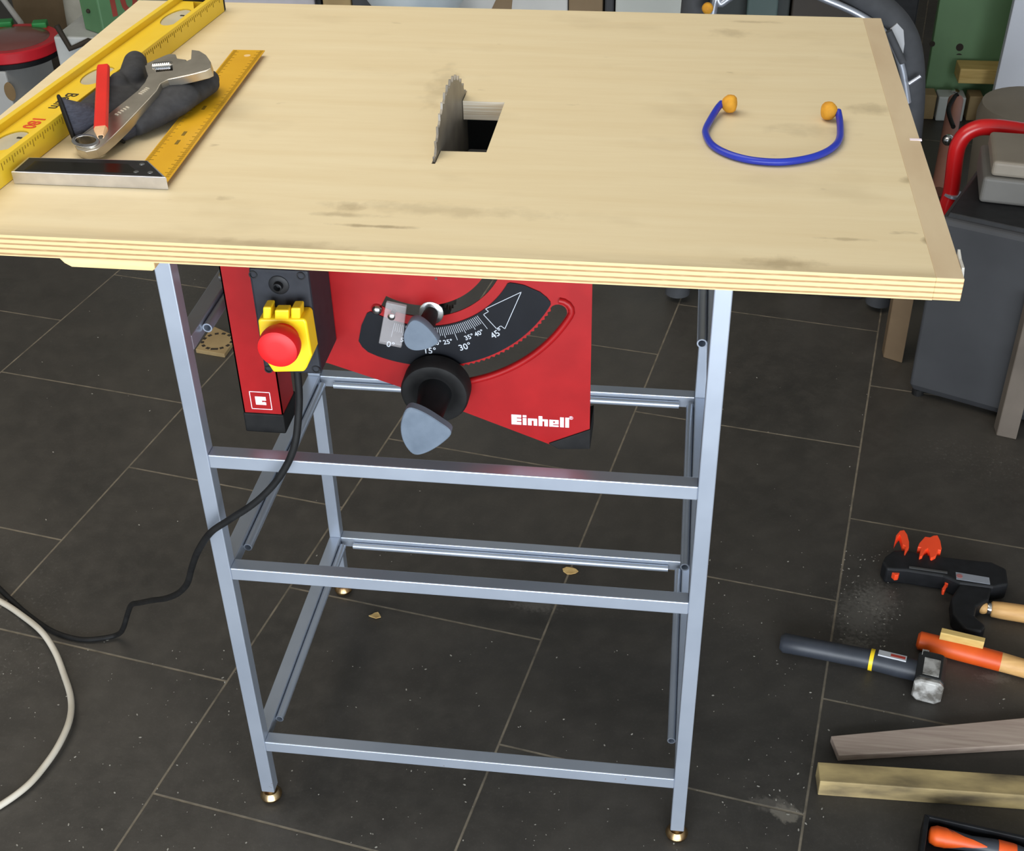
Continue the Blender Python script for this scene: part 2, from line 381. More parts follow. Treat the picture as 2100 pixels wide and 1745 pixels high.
# ------------------------------------------------------------------ measures
T = .0185; W = .5942; D = .4496
Z0, Z1, Z2, Z3 = .767, .6185, .4455, .1288
ZT = .9558; TH = .0217; UN = ZT-TH
XL, XR, YF, YB = -.2171, .7802, -.1226, .5708

# ------------------------------------------------------------------ setting
struct('floor', MB().box((-3.2, -3.2, -.1), (3.2, 4.6, 0)), FLOOR)
struct('wall_back', MB().box((-3.2, 4.6, 0), (3.2, 4.75, 2.7)), PLAST)
struct('wall_left', MB().box((-3.35, -3.2, 0), (-3.2, 4.6, 2.7)), PLAST)
struct('wall_right', MB().box((3.2, -3.2, 0), (3.35, 4.6, 2.7)), PLAST)
struct('ceiling', MB().box((-3.35, -3.2, 2.7), (3.35, 4.75, 2.85)), PLAST)

# ------------------------------------------------------------------ steel frame
fr = thing('steel_table_frame', 'silver painted welded steel tube frame carrying the plywood tabletop', 'table frame', (W/2, D/2, 0))
for x0, y0 in ((0, 0), (W-T, 0), (0, D-T), (W-T, D-T)):
    lg = build('leg', MB().box((x0, y0, .022), (x0+T, y0+T, UN)), PAINT, fr, bevel=.0012)
    cx, cy = x0+T/2, y0+T/2
    ft = MB().lathe((cx, cy, 0), (0, 0, 1), [(0, .006), (.0005, .0095), (.004, .0145), (.0085, .0155), (.013, .0135), (.0165, .0105), (.0166, .007), (.024, .007)], 28)
    build('adjustable_foot', ft, ZINC, lg, smooth=35)
for z in (Z1, Z2, Z3):
    build('front_rail', MB().box((T, 0, z-T), (W-T, T, z)), PAINT, fr, bevel=.0012)
for z in (Z2, Z3):
    build('back_rail', MB().box((T, D-T, z-T), (W-T, D, z)), PAINT, fr, bevel=.0012)
    build('guide_pipe', MB().pipe((T+.022, D-T-.0052, z-.0112), (W-T-.022, D-T-.0052, z-.0112), .0052, .0038), PAINT, fr, smooth=40)
for x0, xp, y0 in ((0, T+.0058, .05), (W-T, W-T-.0058, .072)):
    for z in (Z0, Z2, Z3):
        build('side_rail', MB().box((x0, T, z-T), (x0+T, D-T, z)), PAINT, fr, bevel=.0012)
        build('guide_pipe', MB().pipe((xp, y0, z-.0085), (xp, D-T-.012, z-.0085), .0056, .0040), PAINT, fr, smooth=40)

# ------------------------------------------------------------------ plywood tabletop
tt = thing('plywood_tabletop', 'large birch plywood tabletop with a saw cutout on the steel frame', 'tabletop', ((XL+XR)/2, YF, ZT))
SW = .0235
hole = [(.2852, .070), (.2890, .070), (.2890, .1025), (.3365, .1035), (.3365, .2415), (.2890, .2415), (.2890, .2735), (.2852, .2735)]
bd = MB().shape([[(XL, YF), (XR-SW, YF), (XR-SW, YB), (XL, YB)], hole], TH, frameM((0, 0, ZT), (1, 0, 0), (0, 1, 0)))
def two_mats(mb):
    for i, f in enumerate(mb.f):
        a, b, c = (mb.v[f[k]] for k in range(3))
        mb.mi[i] = 0 if abs((b-a).cross(c-a).normalized().z) > .5 else 1
two_mats(bd)
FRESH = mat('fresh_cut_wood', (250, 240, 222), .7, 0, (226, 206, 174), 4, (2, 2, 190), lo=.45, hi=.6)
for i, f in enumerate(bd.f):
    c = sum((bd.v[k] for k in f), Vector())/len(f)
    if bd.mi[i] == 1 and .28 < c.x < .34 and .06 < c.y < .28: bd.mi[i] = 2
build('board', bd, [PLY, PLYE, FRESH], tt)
es = MB().box((XR-SW, YF, UN), (XR, YB, ZT)); two_mats(es)
STRIP = mat('greyed_edge_lipping', (216, 198, 166), .55, 0, (202, 180, 148), 6, (3, 1, 1))
build('edge_lipping', es, [STRIP, PLYE], tt, bevel=.0008)
bt0 = ay((121, 540), YF+.004); bt1 = ay((317, 548), YF+.004)
zb = ay((230, 552), YF+.004).z
prof = [(bt0.x, UN), (bt1.x, UN), (bt1.x, zb+.002), (bt1.x-.003, zb), (bt0.x+.012, zb), (bt0.x+.005, zb+.004), (bt0.x+.001, zb+.009)]
build('batten', MB().shape([prof], .62, FY(YF+.004)), OAK, tt, bevel=.0012)
for p in ((1878, 286),):
    c = az(p, ZT+.0003); build('white_mark', MB().box((c.x-.006, c.y-.0022, ZT-.0005), (c.x+.006, c.y+.0022, ZT+.0006)), WHITE, tt)  # small white mark on the board top
c = az((1974, 540), ZT)
build('torn_tape', MB().prism([(XR+.0002, c.y-.014, ZT-.006), (XR+.0002, c.y+.012, ZT-.012), (XR+.0002, c.y+.018, ZT+.004), (XR+.0002, c.y+.006, ZT+.001), (XR+.0002, c.y-.010, ZT+.001)], (.0022, 0, 0)), PLAST, tt)

# ------------------------------------------------------------------ table saw
YP = .05
BX, BY, BZ, BR = .2871, .1705, .8750, .1275
sw = thing('table_saw', 'red table saw hanging under the plywood with its blade through the cutout', 'table saw', (.25, .23, .62))
def P(px, py, y=YP): 
    p = ay((px, py), y); return (p.x, p.z)
C0 = (.26902, .88167)
def pol(r, a): a = math.radians(a); return (C0[0]+r*math.sin(a), C0[1]-r*math.cos(a))
def arcband(r0, r1, a0, a1, n=36, teeth=0., round_end=True):
    L = []
    for i in range(n+1):
        a = a0+(a1-a0)*i/n; L.append(pol(r1, a))
    if round_end:
        rm, rr = (r0+r1)/2, (r1-r0)/2
        for k in range(1, 8):
            b = PI*k/8; aa = a1 + math.degrees(rr*math.sin(b)/rm); L.append(pol(rm+rr*math.cos(b), aa))
    m = n*2 if teeth else n
    for i in range(m+1):
        a = a1+(a0-a1)*i/m; L.append(pol(r0 + (teeth if (teeth and i % 2) else 0), a))
    return L
xl_, xr_ = .0500, .4520
zbl = P(500, 849)[1]; xcol = P(580.5, 852)[0]
o = [(xl_, UN), (xl_, zbl), (xcol, zbl), (xcol, P(600, 735)[1]), P(671, 744), P(822, 794), P(958, 847), P(1127, 911), (xr_, P(1211, 881)[1]), (xr_, UN)]
up = arcband(.0802, .0945, -28, 76); lo = arcband(.1583, .1772, -6, 61.5, 30, .0022)
hs = build('housing', MB().shape([o, up, lo], .0016, FY(YP)), RED, sw)
DEP = .36
build('side_panel', MB().box((xl_, YP, zbl), (xl_+.0016, YP+DEP, UN)), RED, hs)
build('edge_flange', MB().box((xr_-.012, YP+.0005, P(1211, 881)[1]), (xr_-.0002, YP+.004, UN)), RED, hs, bevel=.001)
build('back_panel', MB().box((xl_, YP+DEP-.0016, zbl+.05), (xr_, YP+DEP, UN)), MOTOR_SHADE, hs)  # coloured dark so the inside of the housing looks shaded
build('shade_plate', MB().box((BX-.02, YP+.22, .76), (xr_-.06, YP+.232, UN-.003)).box((BX+.06, YP+.232, .80), (BX+.064, YP+DEP-.002, UN-.003)), MOTOR_SHADE, hs)  # dark plates added behind the cutout to stand in for shade inside
fl = MB().box((xcol-.0014, YP, zbl), (xcol, YP+.045, UN-.17))
build('column_flange', fl, RED, hs)
rim = [Vector((pol(.1808, a)[0], YP-.0004, pol(.1808, a)[1])) for a in [k*2 for k in range(5, 32)]] + [Vector((pol(.1678+.0135*math.cos(b), 62+math.degrees(.0135*math.sin(b)/.168))[0], YP-.0004, pol(.1678+.0135*math.cos(b), 62+math.degrees(.0135*math.sin(b)/.168))[1])) for b in (.4, .8, 1.2, 1.6, 2.0)]
build('slot_rim', MB().tube(rim, .0036, 10), RED, hs, smooth=60)
# black corner feet
f0 = P(499, 850); f1 = P(585, 888)
build('corner_foot', MB().box((xl_-.001, YP-.002, f1[1]), (xcol+.001, YP+.05, zbl+.003)), RUBBER, sw, bevel=.002)
q = [P(1125, 908), (xr_+.001, P(1211, 879)[1]), (xr_+.001, P(1215, 919)[1]), P(1145, 919)]
build('corner_foot', MB().shape([q], .05, FY(YP-.002)), RUBBER, sw, bevel=.001)
for y in (YP+DEP-.05,):
    for x in (xl_,):
        build('corner_foot', MB().box((x, y, .622), (x+.045, y+.05, .66)), RUBBER, sw, bevel=.002)
        build('corner_post', MB().box((x, y+.046, .655), (x+.045, y+.0485, UN)), RED, sw)
# scale plate
pl = []
for i in range(31): pl.append(pol(.1565, -20+(83*i/30)))
for k in (1, 2, 3): pl.append(pol(.1565-.004*k*k/2.2, 63+1.1*k))
for k in (3, 2, 1): pl.append(pol(.1056+.004*k*k/2.2, 63+1.1*k))
for i in range(31): pl.append(pol(.1056, 63-(93*i/30)))
for a, r in ((-32, .107), (-33, .111), (-32, .128), (-29.5, .148), (-27, .153), (-24, .156)): pl.append(pol(r, a))
sp = build('scale_plate', MB().shape([pl], .0012, FY(YP-.0013)), PLATE, sw)
mk = MB()
def dirs(a): a = math.radians(a); return Vector((math.cos(a), 0, math.sin(a))), Vector((-math.sin(a), 0, math.cos(a)))
YM = YP-.0016
for d in range(0, 46):
    a = -16.4+d*1.127; t_, r_ = dirs(a)
    ln = .019 if d % 15 == 0 else (.0135 if d % 5 == 0 else .0105)
    r = .1072+ln/2; c = pol(r, a)
    mk.obox(Vector((c[0], YM, c[1])), t_, Vector((0, 1, 0)), r_, .0005, .0004, ln)
for d in (0, 5, 10, 15, 20, 25, 30, 35, 40, 45):
    a = -16.4+d*1.127+(2.2 if d in (15, 30, 45) else .6); t_, r_ = dirs(a); big = d % 15 == 0
    c = pol(.1365 if big else .1265, a)
    M = frameM(Vector((c[0], YM, c[1])), t_, r_)
    mk.text('%d\u00b0' % d, .0105 if big else .0078, M, .0004, .0001)
A = [(1570, 185), (1220, 350), (1250, 375), (1200, 405), (1330, 545), (1370, 515), (1410, 545)]
A = [Vector((P(740+x/4.773, 560+y/4.773, YM)[0], YM, P(740+x/4.773, 560+y/4.773, YM)[1])) for x, y in A]
for i in range(len(A)):
    a, b = A[i], A[(i+1) % len(A)]; d = b-a
    mk.obox((a+b)/2, d, Vector((0, 1, 0)), d.cross(Vector((0, 1, 0))), d.length+.0006, .0004, .0007)
build('scale_markings', mk, MARK, sp, weld=False)
# clear pointer and screws
pt = [Vector((P(740+x/4.773, 560+y/4.773, .036)[0], .036, P(740+x/4.773, 560+y/4.773, .036)[1])) for x, y in ((245, 288), (445, 330), (395, 735), (172, 690))]
ptr = build('angle_pointer', MB().prism(pt, (0, .005, 0)), CLEAR, sw, bevel=.001)
c = P(803, 649, .036); build('pointer_screw', MB().lathe((c[0], .036, c[1]), (0, -1, 0), [(-.012, .0028), (0, .0028), (0, .0042), (.0015, .0040), (.0028, .002)], 16), CHROME, ptr, smooth=40)
for (x, y), d in (((773.5, 633), (0, -1, 0)),):
    c = P(x, y, YP); build('screw', MB().lathe((c[0], YP, c[1]), d, [(0, .005), (.001, .0062), (.004, .0055), (.006, .003)], 18), CHROME, sw, smooth=40)
c = P(452, 567, .07); build('screw', MB().lathe((xl_+.001, .07, c[1]), (-1, 0, 0), [(0, .003), (.006, .003), (.006, .0055), (.010, .005), (.011, .003)], 16), CHROME, sw, smooth=40)
# locking knob
def cap_of(pts, y): return [Vector((P(700+a/3.49, 500+b/3.49, y)[0], y, P(700+a/3.49, 500+b/3.49, y)[1])) for a, b in pts]
def roundloop(L, n=5):
    L = list(L); out = []
    m = len(L)
    for i in range(m):
        a, b, c, d = L[i-1], L[i], L[(i+1) % m], L[(i+2) % m]
        for k in range(n):
            t = k/n; out.append(.5*((2*b)+(c-a)*t+(2*a-5*b+4*c-d)*t*t+(3*b-a-3*c+d)*t**3))
    return out
def grip(name, pts, ycap, base, ybase, rb, dark):
    cap = roundloop(cap_of(pts, ycap)); cen = sum(cap, Vector())/len(cap)
    root = MB(); bc = Vector((base[0], ybase, base[1])); n = len(cap)
    a0 = math.atan2(cap[0].z-cen.z, cap[0].x-cen.x); sgn = 1 if (cap[1]-cen).cross(cap[0]-cen).y > 0 else -1
    r0 = [bc + Vector((rb*math.cos(a0+sgn*2*PI*k/n), 0, rb*math.sin(a0+sgn*2*PI*k/n))) for k in range(n)]
    mid = [(bc*.35+cen*.65) + (p-cen)*.55 for p in cap]
    back = [p + Vector((0, .010, 0)) for p in cap]
    root.loft([r0, mid, back])
    k = build(name, root, dark, sw, smooth=50)
    build('knob_cap', MB().loft([[p+Vector((0, .0102, 0)) for p in cap], [p+Vector((0, .001, 0)) for p in cap], [cen+(p-cen)*.96 for p in cap]]), KNOB, k, smooth=40)
    return k
lkb = P(884, 642, YP-.002)
lk = grip('locking_knob', [(445, 650), (490, 560), (545, 548), (620, 600), (690, 690), (680, 720), (610, 755), (520, 765), (460, 730)], .006, lkb, YP-.004, .008, BLACK)
build('washer', MB().lathe((lkb[0], YP, lkb[1]), (0, -1, 0), [(0, .0135), (.002, .0135), (.0028, .012)], 28), CHROME, lk, smooth=40)
# handwheel
hc = ay((893, 802), .030)
hwr = (ay((965, 800), .03).x-ay((822, 800), .03).x)/2*.97
hw = build('handwheel', MB().lathe((hc.x, YP-.004, hc.z), (0, -1, 0), [(0, hwr*.9), (.002, hwr), (.020, hwr), (.0235, hwr*.95), (.0245, hwr*.86), (.022, hwr*.62), (.020, hwr*.5)], 44), RUBBER, sw, smooth=35)
g = grip('crank_grip', [(425, 1290), (470, 1182), (560, 1195), (690, 1270), (785, 1350), (720, 1430), (600, 1500), (510, 1505), (440, 1410)], -.040, (hc.x, hc.z), YP-.022, .019, BLACK)
g.parent = hw
# switch box
YS = -.02
a, b, c_, d_ = (ay(p, YS) for p in ((507, 549), (631, 557), (659, 764), (543, 767)))
x0, x1 = (a.x+d_.x)/2, (b.x+c_.x)/2; zt_, zb_ = (a.z+b.z)/2, (c_.z+d_.z)/2
sb = build('switch_box', MB().box((x0, YS, zb_), (x1, YP-.0002, zt_)), SWG, sw, bevel=.003)
for p in ((519, 563), (617, 566), (551, 757), (648, 757)):
    c = ay(p, YS); build('screw_recess', MB().lathe((c.x, YS+.001, c.z), (0, -1, 0), [(0, .0045), (.0018, .0045), (.0018, .0032), (.0004, .0030)], 16), BLACK, sb, smooth=40)
c = ay((572, 584), YS); build('boss', MB().lathe((c.x, YS+.001, c.z), (0, -1, 0), [(0, .0105), (.002, .0105), (.0026, .0095), (.0026, .005), (.0075, .0045), (.008, .0035), (.002, .003)], 24), BLACK, sb, smooth=40)
YC = -.046
def S6(x, y, Y): p = ay((300+x/4.565, 500+y/4.565), Y); return Vector((p.x, Y, p.z))
yc = MB().prism([S6(x, y, YC) for x, y in ((1042, 715), (1070, 705), (1480, 705), (1500, 740), (1550, 1050), (1500, 1165), (1475, 1200), (1190, 1205), (1120, 1100), (1060, 880))], (0, YS-YC, 0))
yb = build('emergency_cover', yc, YEL, sb, bevel=.0022, seg=3)
hg = MB()
for u0, u1, v0, v1, y0, y1 in ((1090, 1165, 595, 720, -.044, -.028), (1352, 1440, 603, 720, -.044, -.028), (1200, 1330, 622, 715, -.046, -.034)):
    hg.prism([S6(u0, v0, y0), S6(u1, v0, y0), S6(u1, v1, y0), S6(u0, v1, y0)], (0, y1-y0, 0))
build('hinge', hg, YEL, yb, bevel=.0016)
bc = S6(1222, 1000, -.074); br = (S6(1426, 975, -.074).x-S6(1043, 975, -.074).x)/2
build('emergency_button', MB().lathe((bc.x, YC+.001, bc.z), (0, -1, 0), [(0, br*.72), (.012, br*.72), (.0121, br*.97), (.016, br), (.024, br), (.0275, br*.95), (.0292, br*.8), (.0298, br*.45), (.0298, br*.1)], 48), BTN, sb, smooth=40)
# power cord
def cz(px, py, z): return az((px, py), z)
cs = ay((612, 768), .012)
cp = [Vector((cs.x, .012, zb_+.004)), ay((613, 800), .004), ay((612, 850), -.006), ay((606, 905), -.016), ay((590, 950), -.020), ay((560, 995), -.022), ay((520, 1033), -.023), ay((470, 1066), -.022), ay((432, 1092), -.018),
      ay((406, 1130), .0), ay((393, 1165), .02), ay((384, 1196), .045), ay((366, 1216), .075), ay((340, 1227), .11), ay((312, 1231), .15), ay((287, 1236), .19), ay((270, 1240), .215), ay((262, 1258), .232), ay((253, 1287), .238),
      cz(243, 1300, .016), cz(215, 1308, .007), cz(165, 1311, .0048), cz(110, 1295, .0045), cz(60, 1262, .0045), cz(20, 1227, .0045), cz(-30, 1180, .0045), cz(-120, 1110, .0045)]
build('power_cord', MB().tube(smoothpath(cp, 6), .0042, 10), RUBBER, sw, smooth=60)
c = cz(248, 1295, .024); build('cord_tape', MB().ball(c, .0036, 10), WHITE, sw, smooth=60)
# blade, motor
L = []
nt_ = 48
for i in range(nt_):
    for da, r in ((0, .1230), (.30, .1232), (.52, .1282), (.62, .1285), (.66, .1245), (.9, .1225)):
        a = 2*PI*(i+da)/nt_; L.append((BY-r*math.cos(a), BZ+r*math.sin(a)))
bl = build('saw_blade', MB().shape([L], .0024, frameM((BX+.0012, 0, 0), (0, 1, 0), (0, 0, 1))), STEEL, sw)
build('arbor_nut', MB().lathe((BX, BY, BZ), (1, 0, 0), [(0, .024), (.004, .024), (.004, .012), (.012, .011)], 24), STEEL, bl, smooth=35)
mo = MB().lathe((BX+.013, BY, BZ), (1, 0, 0), [(0, .035), (.004, .05), (.10, .05), (.112, .042)], 32).box((BX+.03, BY-.05, .80), (BX+.10, BY+.09, BZ))
build('motor', mo, MOTOR_SHADE, sw, smooth=35)
build('blade_guard', MB().box((BX-.006, YP+.03, .745), (BX-.0035, BY+.12, UN-.004)), MOTOR_SHADE, sw)
# logos
lg = MB()
a, b = P(513, 805, YP-.0004), P(556, 838, YP-.0004); cxl, czl = (a[0]+b[0])/2, (a[1]+b[1])/2; hx, hz = .0119, .0118
for s_ in (-1, 1):
    lg.obox(Vector((cxl, YP-.0002, czl+s_*hz)), Vector((1,0,0)), Vector((0,1,0)), Vector((0,0,1)), 2*hx+.0008, .0004, .0008)
    lg.obox(Vector((cxl+s_*hx, YP-.0002, czl)), Vector((1,0,0)), Vector((0,1,0)), Vector((0,0,1)), .0008, .0004, 2*hz)
E_ = [(-.0062, -.0058), (.0060, -.0058), (.0060, -.0022), (.0040, -.0016), (.0014, -.0022), (.0014, .0003), (.0064, .0003), (.0064, .0054), (-.0062, .0054)]
lg.shape([[(cxl+x, czl+z) for x, z in E_]], .0004, FY(YP-.0004))
build('square_logo', lg, WHITE, hs, weld=False)
tx = MB()
a, b = P(1049, 862, YP-.0004), P(1167, 864, YP-.0004)
LET = {'E': (5, [(0,0,2.7,7),(2.7,0,5,1.9),(2.7,2.6,5,4.4),(2.7,5.1,5,7)]), 'i': (1.9, [(0,0,1.9,4.9),(0,5.5,1.9,7)]), 'n': (4.7, [(0,0,1.9,4.9),(1.9,3.5,4.7,4.9),(2.9,0,4.7,3.5)]),
       'h': (4.7, [(0,0,1.9,7),(1.9,3.5,4.7,4.9),(2.9,0,4.7,3.5)]), 'e': (4.7, [(0,0,1.9,4.9),(1.9,0,4.7,1.1),(1.9,3.9,4.7,4.9),(1.9,1.8,4.7,2.8),(2.9,2.8,4.7,3.9)]), 'l': (1.9, [(0,0,1.9,7)])}
tot = sum(LET[c][0] for c in 'Einhell')+6*.75
k_ = (b[0]-a[0])/tot; zb0 = (P(1108, 873)[1]); kz = (P(1108, 853)[1]-zb0)/7; xo = a[0]
for c in 'Einhell':
    wdt, rs = LET[c]
    for x0, z0, x1, z1 in rs: tx.box((xo+x0*k_, YP-.0004, zb0+z0*kz), (xo+x1*k_, YP+.0001, zb0+z1*kz))
    xo += (wdt+.75)*k_
M2 = FY(YP-.0003); M2.translation = Vector((b[0]+.0022, YP-.0004, P(1170, 857)[1])); tx.text('\u00ae', .0062, M2, .0004)
build('wordmark', tx, WHITE, hs, weld=False)

# ------------------------------------------------------------------ spirit level
H = .026
lx = lambda y: -.1275+.08089*(y+.0308)
A0 = Vector((lx(-.118), -.118, ZT+.0004)); A1 = Vector((lx(.532), .532, ZT+.0004)); dl = (A1-A0).normalized(); Lh = (A1-A0).length
nl = Vector((-dl.y, dl.x, 0))       # to the far (left) side
WL = .0555
sl = thing('spirit_level', 'long yellow box spirit level lying flat along the left edge of the plywood', 'spirit level', (A0+A1)/2)
def LP(s, w, z): return A0 + dl*s + nl*w + Vector((0, 0, z))
body = MB()
for w0, w1 in ((0, .007), (WL-.007, WL)):
    body.prism([LP(0, w0, 0), LP(Lh, w0, 0), LP(Lh, w1, 0), LP(0, w1, 0)], (0, 0, H))
    ww = (w0+w1)/2
for w0, w1 in ((.007, .011), (WL-.011, WL-.007)):
    body.prism([LP(0, w0, .006), LP(Lh, w0, .006), LP(Lh, w1, .009), LP(0, w1, .009)], (0, 0, .009))
# web with three openings
def sw_of(px, py, z=ZT+.016):
    p = az((px, py), z)-A0; return p.dot(dl), p.dot(nl)
holes = []; vials = []
for c, ry in ((sw_of(8, 291), .026), (sw_of(190, 158), .030), (sw_of(352, 38), .034)):
    holes.append((c, ry))
loops = [[(0, .009), (Lh, .009), (Lh, WL-.009), (0, WL-.009)]]
for (s_, w_), ry in holes:
    loops.append([(s_+ry*math.cos(2*PI*k/24), WL/2+.0155*math.sin(2*PI*k/24)) for k in range(24)])
s_e = Lh-.045
loops.append([(s_e-.012, WL/2-.012), (s_e+.022, WL/2-.012), (s_e+.022, WL/2+.004)])
Mw = frameM(LP(0, 0, .018), dl, nl)
body.shape(loops, .008, Mw)
lb = build('body', body, LEVEL, sl, bevel=.0006, weld=False)
for (s_, w_), ry in holes:
    v = build('vial_block', MB().shape([[(s_+ry*.98*math.cos(2*PI*k/24), WL/2+.0152*math.sin(2*PI*k/24)) for k in range(24)]], .012, frameM(LP(0, 0, .0165), dl, nl)), VIAL, sl)
    c = LP(s_+.010, WL/2-.004, .0166); build('bubble_mark', MB().obox(c, dl, nl, Vector((0, 0, 1)), .003, .005, .0012), TXTK, v)
for s0, s1 in ((-.004, 0), (Lh, Lh+.004)):
    build('end_cap', MB().prism([LP(s0, -.0006, .0004), LP(s1, -.0006, .0004), LP(s1, WL+.0006, .0004), LP(s0, WL+.0006, .0004)], (0, 0, H+.0004)), BLACK, sl, bevel=.001)
build('end_cap', MB().prism([LP(Lh-.022, .0085, .0175), LP(Lh, .0085, .0175), LP(Lh, WL-.0085, .0175), LP(Lh-.022, WL-.0085, .0175)], (0, 0, .007)), BLACK, sl, bevel=.001)
sm = MB()
nn = int(Lh/.005)
for k in range(2, nn-1):
    s_ = k*.005; hgt = .0075 if k % 4 == 0 else .0035
    sm.obox(LP(s_, -.0002, H-.0035-hgt/2), dl, nl, Vector((0, 0, 1)), .0007, .0005, hgt)
build('scale_markings', sm, LEVMK, lb)
z_ = Vector((0, 0, .0183)); 
tp = sw_of(118, 230, ZT+.018); 
tm = MB().text('Beam', .020, frameM(LP(tp[0]+.030, WL/2, .0183), -dl, -nl), .0004, 0, 1.05, 'CENTER')
build('lettering', tm, TXTK, lb, weld=False)
tp2 = sw_of(84, 254, ZT+.018)
build('lettering', MB().text('180', .020, frameM(LP(tp2[0], WL/2, .0183), -dl, -nl), .0004, .0003, 1.0, 'CENTER'), TXTR, lb, weld=False)

# ------------------------------------------------------------------ try square
ts = thing('try_square', 'black and aluminium try square with a yellow graduated blade lying on the plywood', 'try square', az((180, 360), ZT))
zs = ZT+.0132
stk = [az(p, zs) for p in ((22, 352), (341, 364), (303, 329), (57, 322))]
st = build('stock', MB().prism(stk, (0, 0, -.0130)), ALU, ts, bevel=.0006)
cc = sum(stk, Vector())/4
ins = [az(p, zs+.0004) for p in ((30, 350), (333, 361), (301, 330), (60, 323.5))]
build('black_facing', MB().prism(ins, (0, 0, -.0006)), BLACK, st)
rec = [az(p, zs+.0006) for p in ((50, 348), (285, 355), (262, 336), (72, 330))]
build('recess', MB().prism(rec, (0, 0, -.0004)), mat('glossy_dark_recess', (20, 18, 12), .2), st)
for p in ((291, 336), (279, 352), (308, 353)):
    c = az(p, zs+.0006); build('rivet', MB().lathe((c.x, c.y, c.z-.0004), (0, 0, 1), [(0, .0028), (.0005, .0026)], 14), CHROME, st)
zbq = ZT+.0072
bq = [az(p, zbq) for p in ((343, 372), (543, 103), (478, 102), (296, 330))]
bld = build('ruler_blade', MB().prism(bq, (0, 0, -.0012)), RULER, ts)
e = (bq[1]-bq[0]); eh = e.normalized(); wv = (bq[3]-bq[0]); wv = (wv-eh*wv.dot(eh)).normalized(); wid = (bq[2]-bq[1]).length
rm = MB(); Lq = e.length
for k in range(4, int(Lq/.0025)):
    s_ = k*.0025; ln = .0075 if k % 4 == 0 else .004
    for w0 in (.0012+ln/2, wid*.985-.0012-ln/2):
        rm.obox(bq[0]+eh*s_+wv*w0+Vector((0, 0, .0001)), eh, wv, Vector((0, 0, 1)), .0005, ln, .0003)
for s_ in (.095, .118, .19): rm.obox(bq[0]+eh*s_+wv*(wid*.5)+Vector((0, 0, .0001)), eh, wv, Vector((0, 0, 1)), .011, .0035, .0003)
build('scale_markings', rm, LEVMK, bld, weld=False)
c = az((507, 114), zbq+.0001); build('hanging_hole', MB().lathe((c.x, c.y, zbq-.0002), (0, 0, 1), [(0, .004), (.0005, .004)], 16), OAK, bld)

# ------------------------------------------------------------------ gloves (one continuous coated hand each, plus a knitted cuff)
def capsule_chain(mb, pts, rad, n=16):
    pts = [Vector(p) for p in pts]; P2 = []; R2 = []
    for i in range(len(pts)-1):
        for k in range(5):
            t = k/5; P2.append(pts[i].lerp(pts[i+1], t)); R2.append(rad[i]*(1-t)+rad[i+1]*t)
    P2.append(pts[-1]); R2.append(rad[-1])
    d0 = (P2[0]-P2[1]).normalized(); d1 = (P2[-1]-P2[-2]).normalized()
    for k, s_ in ((1, .5), (2, .87), (3, .995)):
        P2.insert(0, pts[0]+d0*(rad[0]*s_)); R2.insert(0, rad[0]*math.sqrt(max(0, 1-s_*s_)))
        P2.append(pts[-1]+d1*(rad[-1]*s_)); R2.append(rad[-1]*math.sqrt(max(0, 1-s_*s_)))
    mb.tube(P2, R2, n)
def flat_tube(mb, pts, wid, hei, n=20):
    rings = []
    for i, p in enumerate(pts):
        a = pts[max(i-1, 0)]; b = pts[min(i+1, len(pts)-1)]; t = (b-a).normalized(); s_ = t.cross(Vector((0, 0, 1))).normalized(); u_ = s_.cross(t)
        rings.append([p + s_*(wid[i]*math.cos(2*PI*k/n)) + u_*(hei[i]*math.sin(2*PI*k/n)) for k in range(n)])
    mb.loft(rings)
def make_glove(label, palm, pw, ph, fingers, cuff):
    base = palm[0]
    r = thing('work_glove', label, 'glove', (base.x, base.y, ZT), 'pair of work gloves under the wrench')
    mb = MB(); flat_tube(mb, smoothpath(palm, 4), list(np.interp(np.linspace(0, 1, 4*(len(palm)-1)+1), np.linspace(0, 1, len(pw)), pw)), list(np.interp(np.linspace(0, 1, 4*(len(palm)-1)+1), np.linspace(0, 1, len(ph)), ph)))
    for pts, rad in fingers: capsule_chain(mb, pts, rad)
    o_ = build('hand', mb, GLOVE, r)
    m_ = o_.modifiers.new('remesh', 'REMESH'); m_.mode = 'VOXEL'; m_.voxel_size = .0022; m_.use_smooth_shade = True
    m_ = o_.modifiers.new('smooth', 'SMOOTH'); m_.iterations = 6; m_.factor = .5
    cb = MB(); rings = []
    for i, (A_, B_, mn) in enumerate(cuff):
        cA = cuff[min(i+1, len(cuff)-1)]; cZ = cuff[max(i-1, 0)]; t = ((cA[0]+cA[1])-(cZ[0]+cZ[1])).normalized()
        mj = (A_-B_)/2; mv = t.cross(mj).normalized()*mn; cn_ = (A_+B_)/2
        rings.append([cn_ + mj*math.cos(2*PI*k/28) + mv*(math.sin(2*PI*k/28)*(1+.10*math.sin(6*PI*k/28))) for k in range(28)])
    cb.loft(rings, False)
    co = build('cuff', cb, CUFF, r, smooth=80)
    s2 = co.modifiers.new('solid', 'SOLIDIFY'); s2.thickness = .0022
    hem = MB(); ring = rings[0]; hem.tube(ring+[ring[0], ring[1]], .0019, 8, False)
    build('hem', hem, RUBBER, r, smooth=80)
    return r
z1_ = ZT
def gp(px, py, z): return az((px, py), ZT+z)
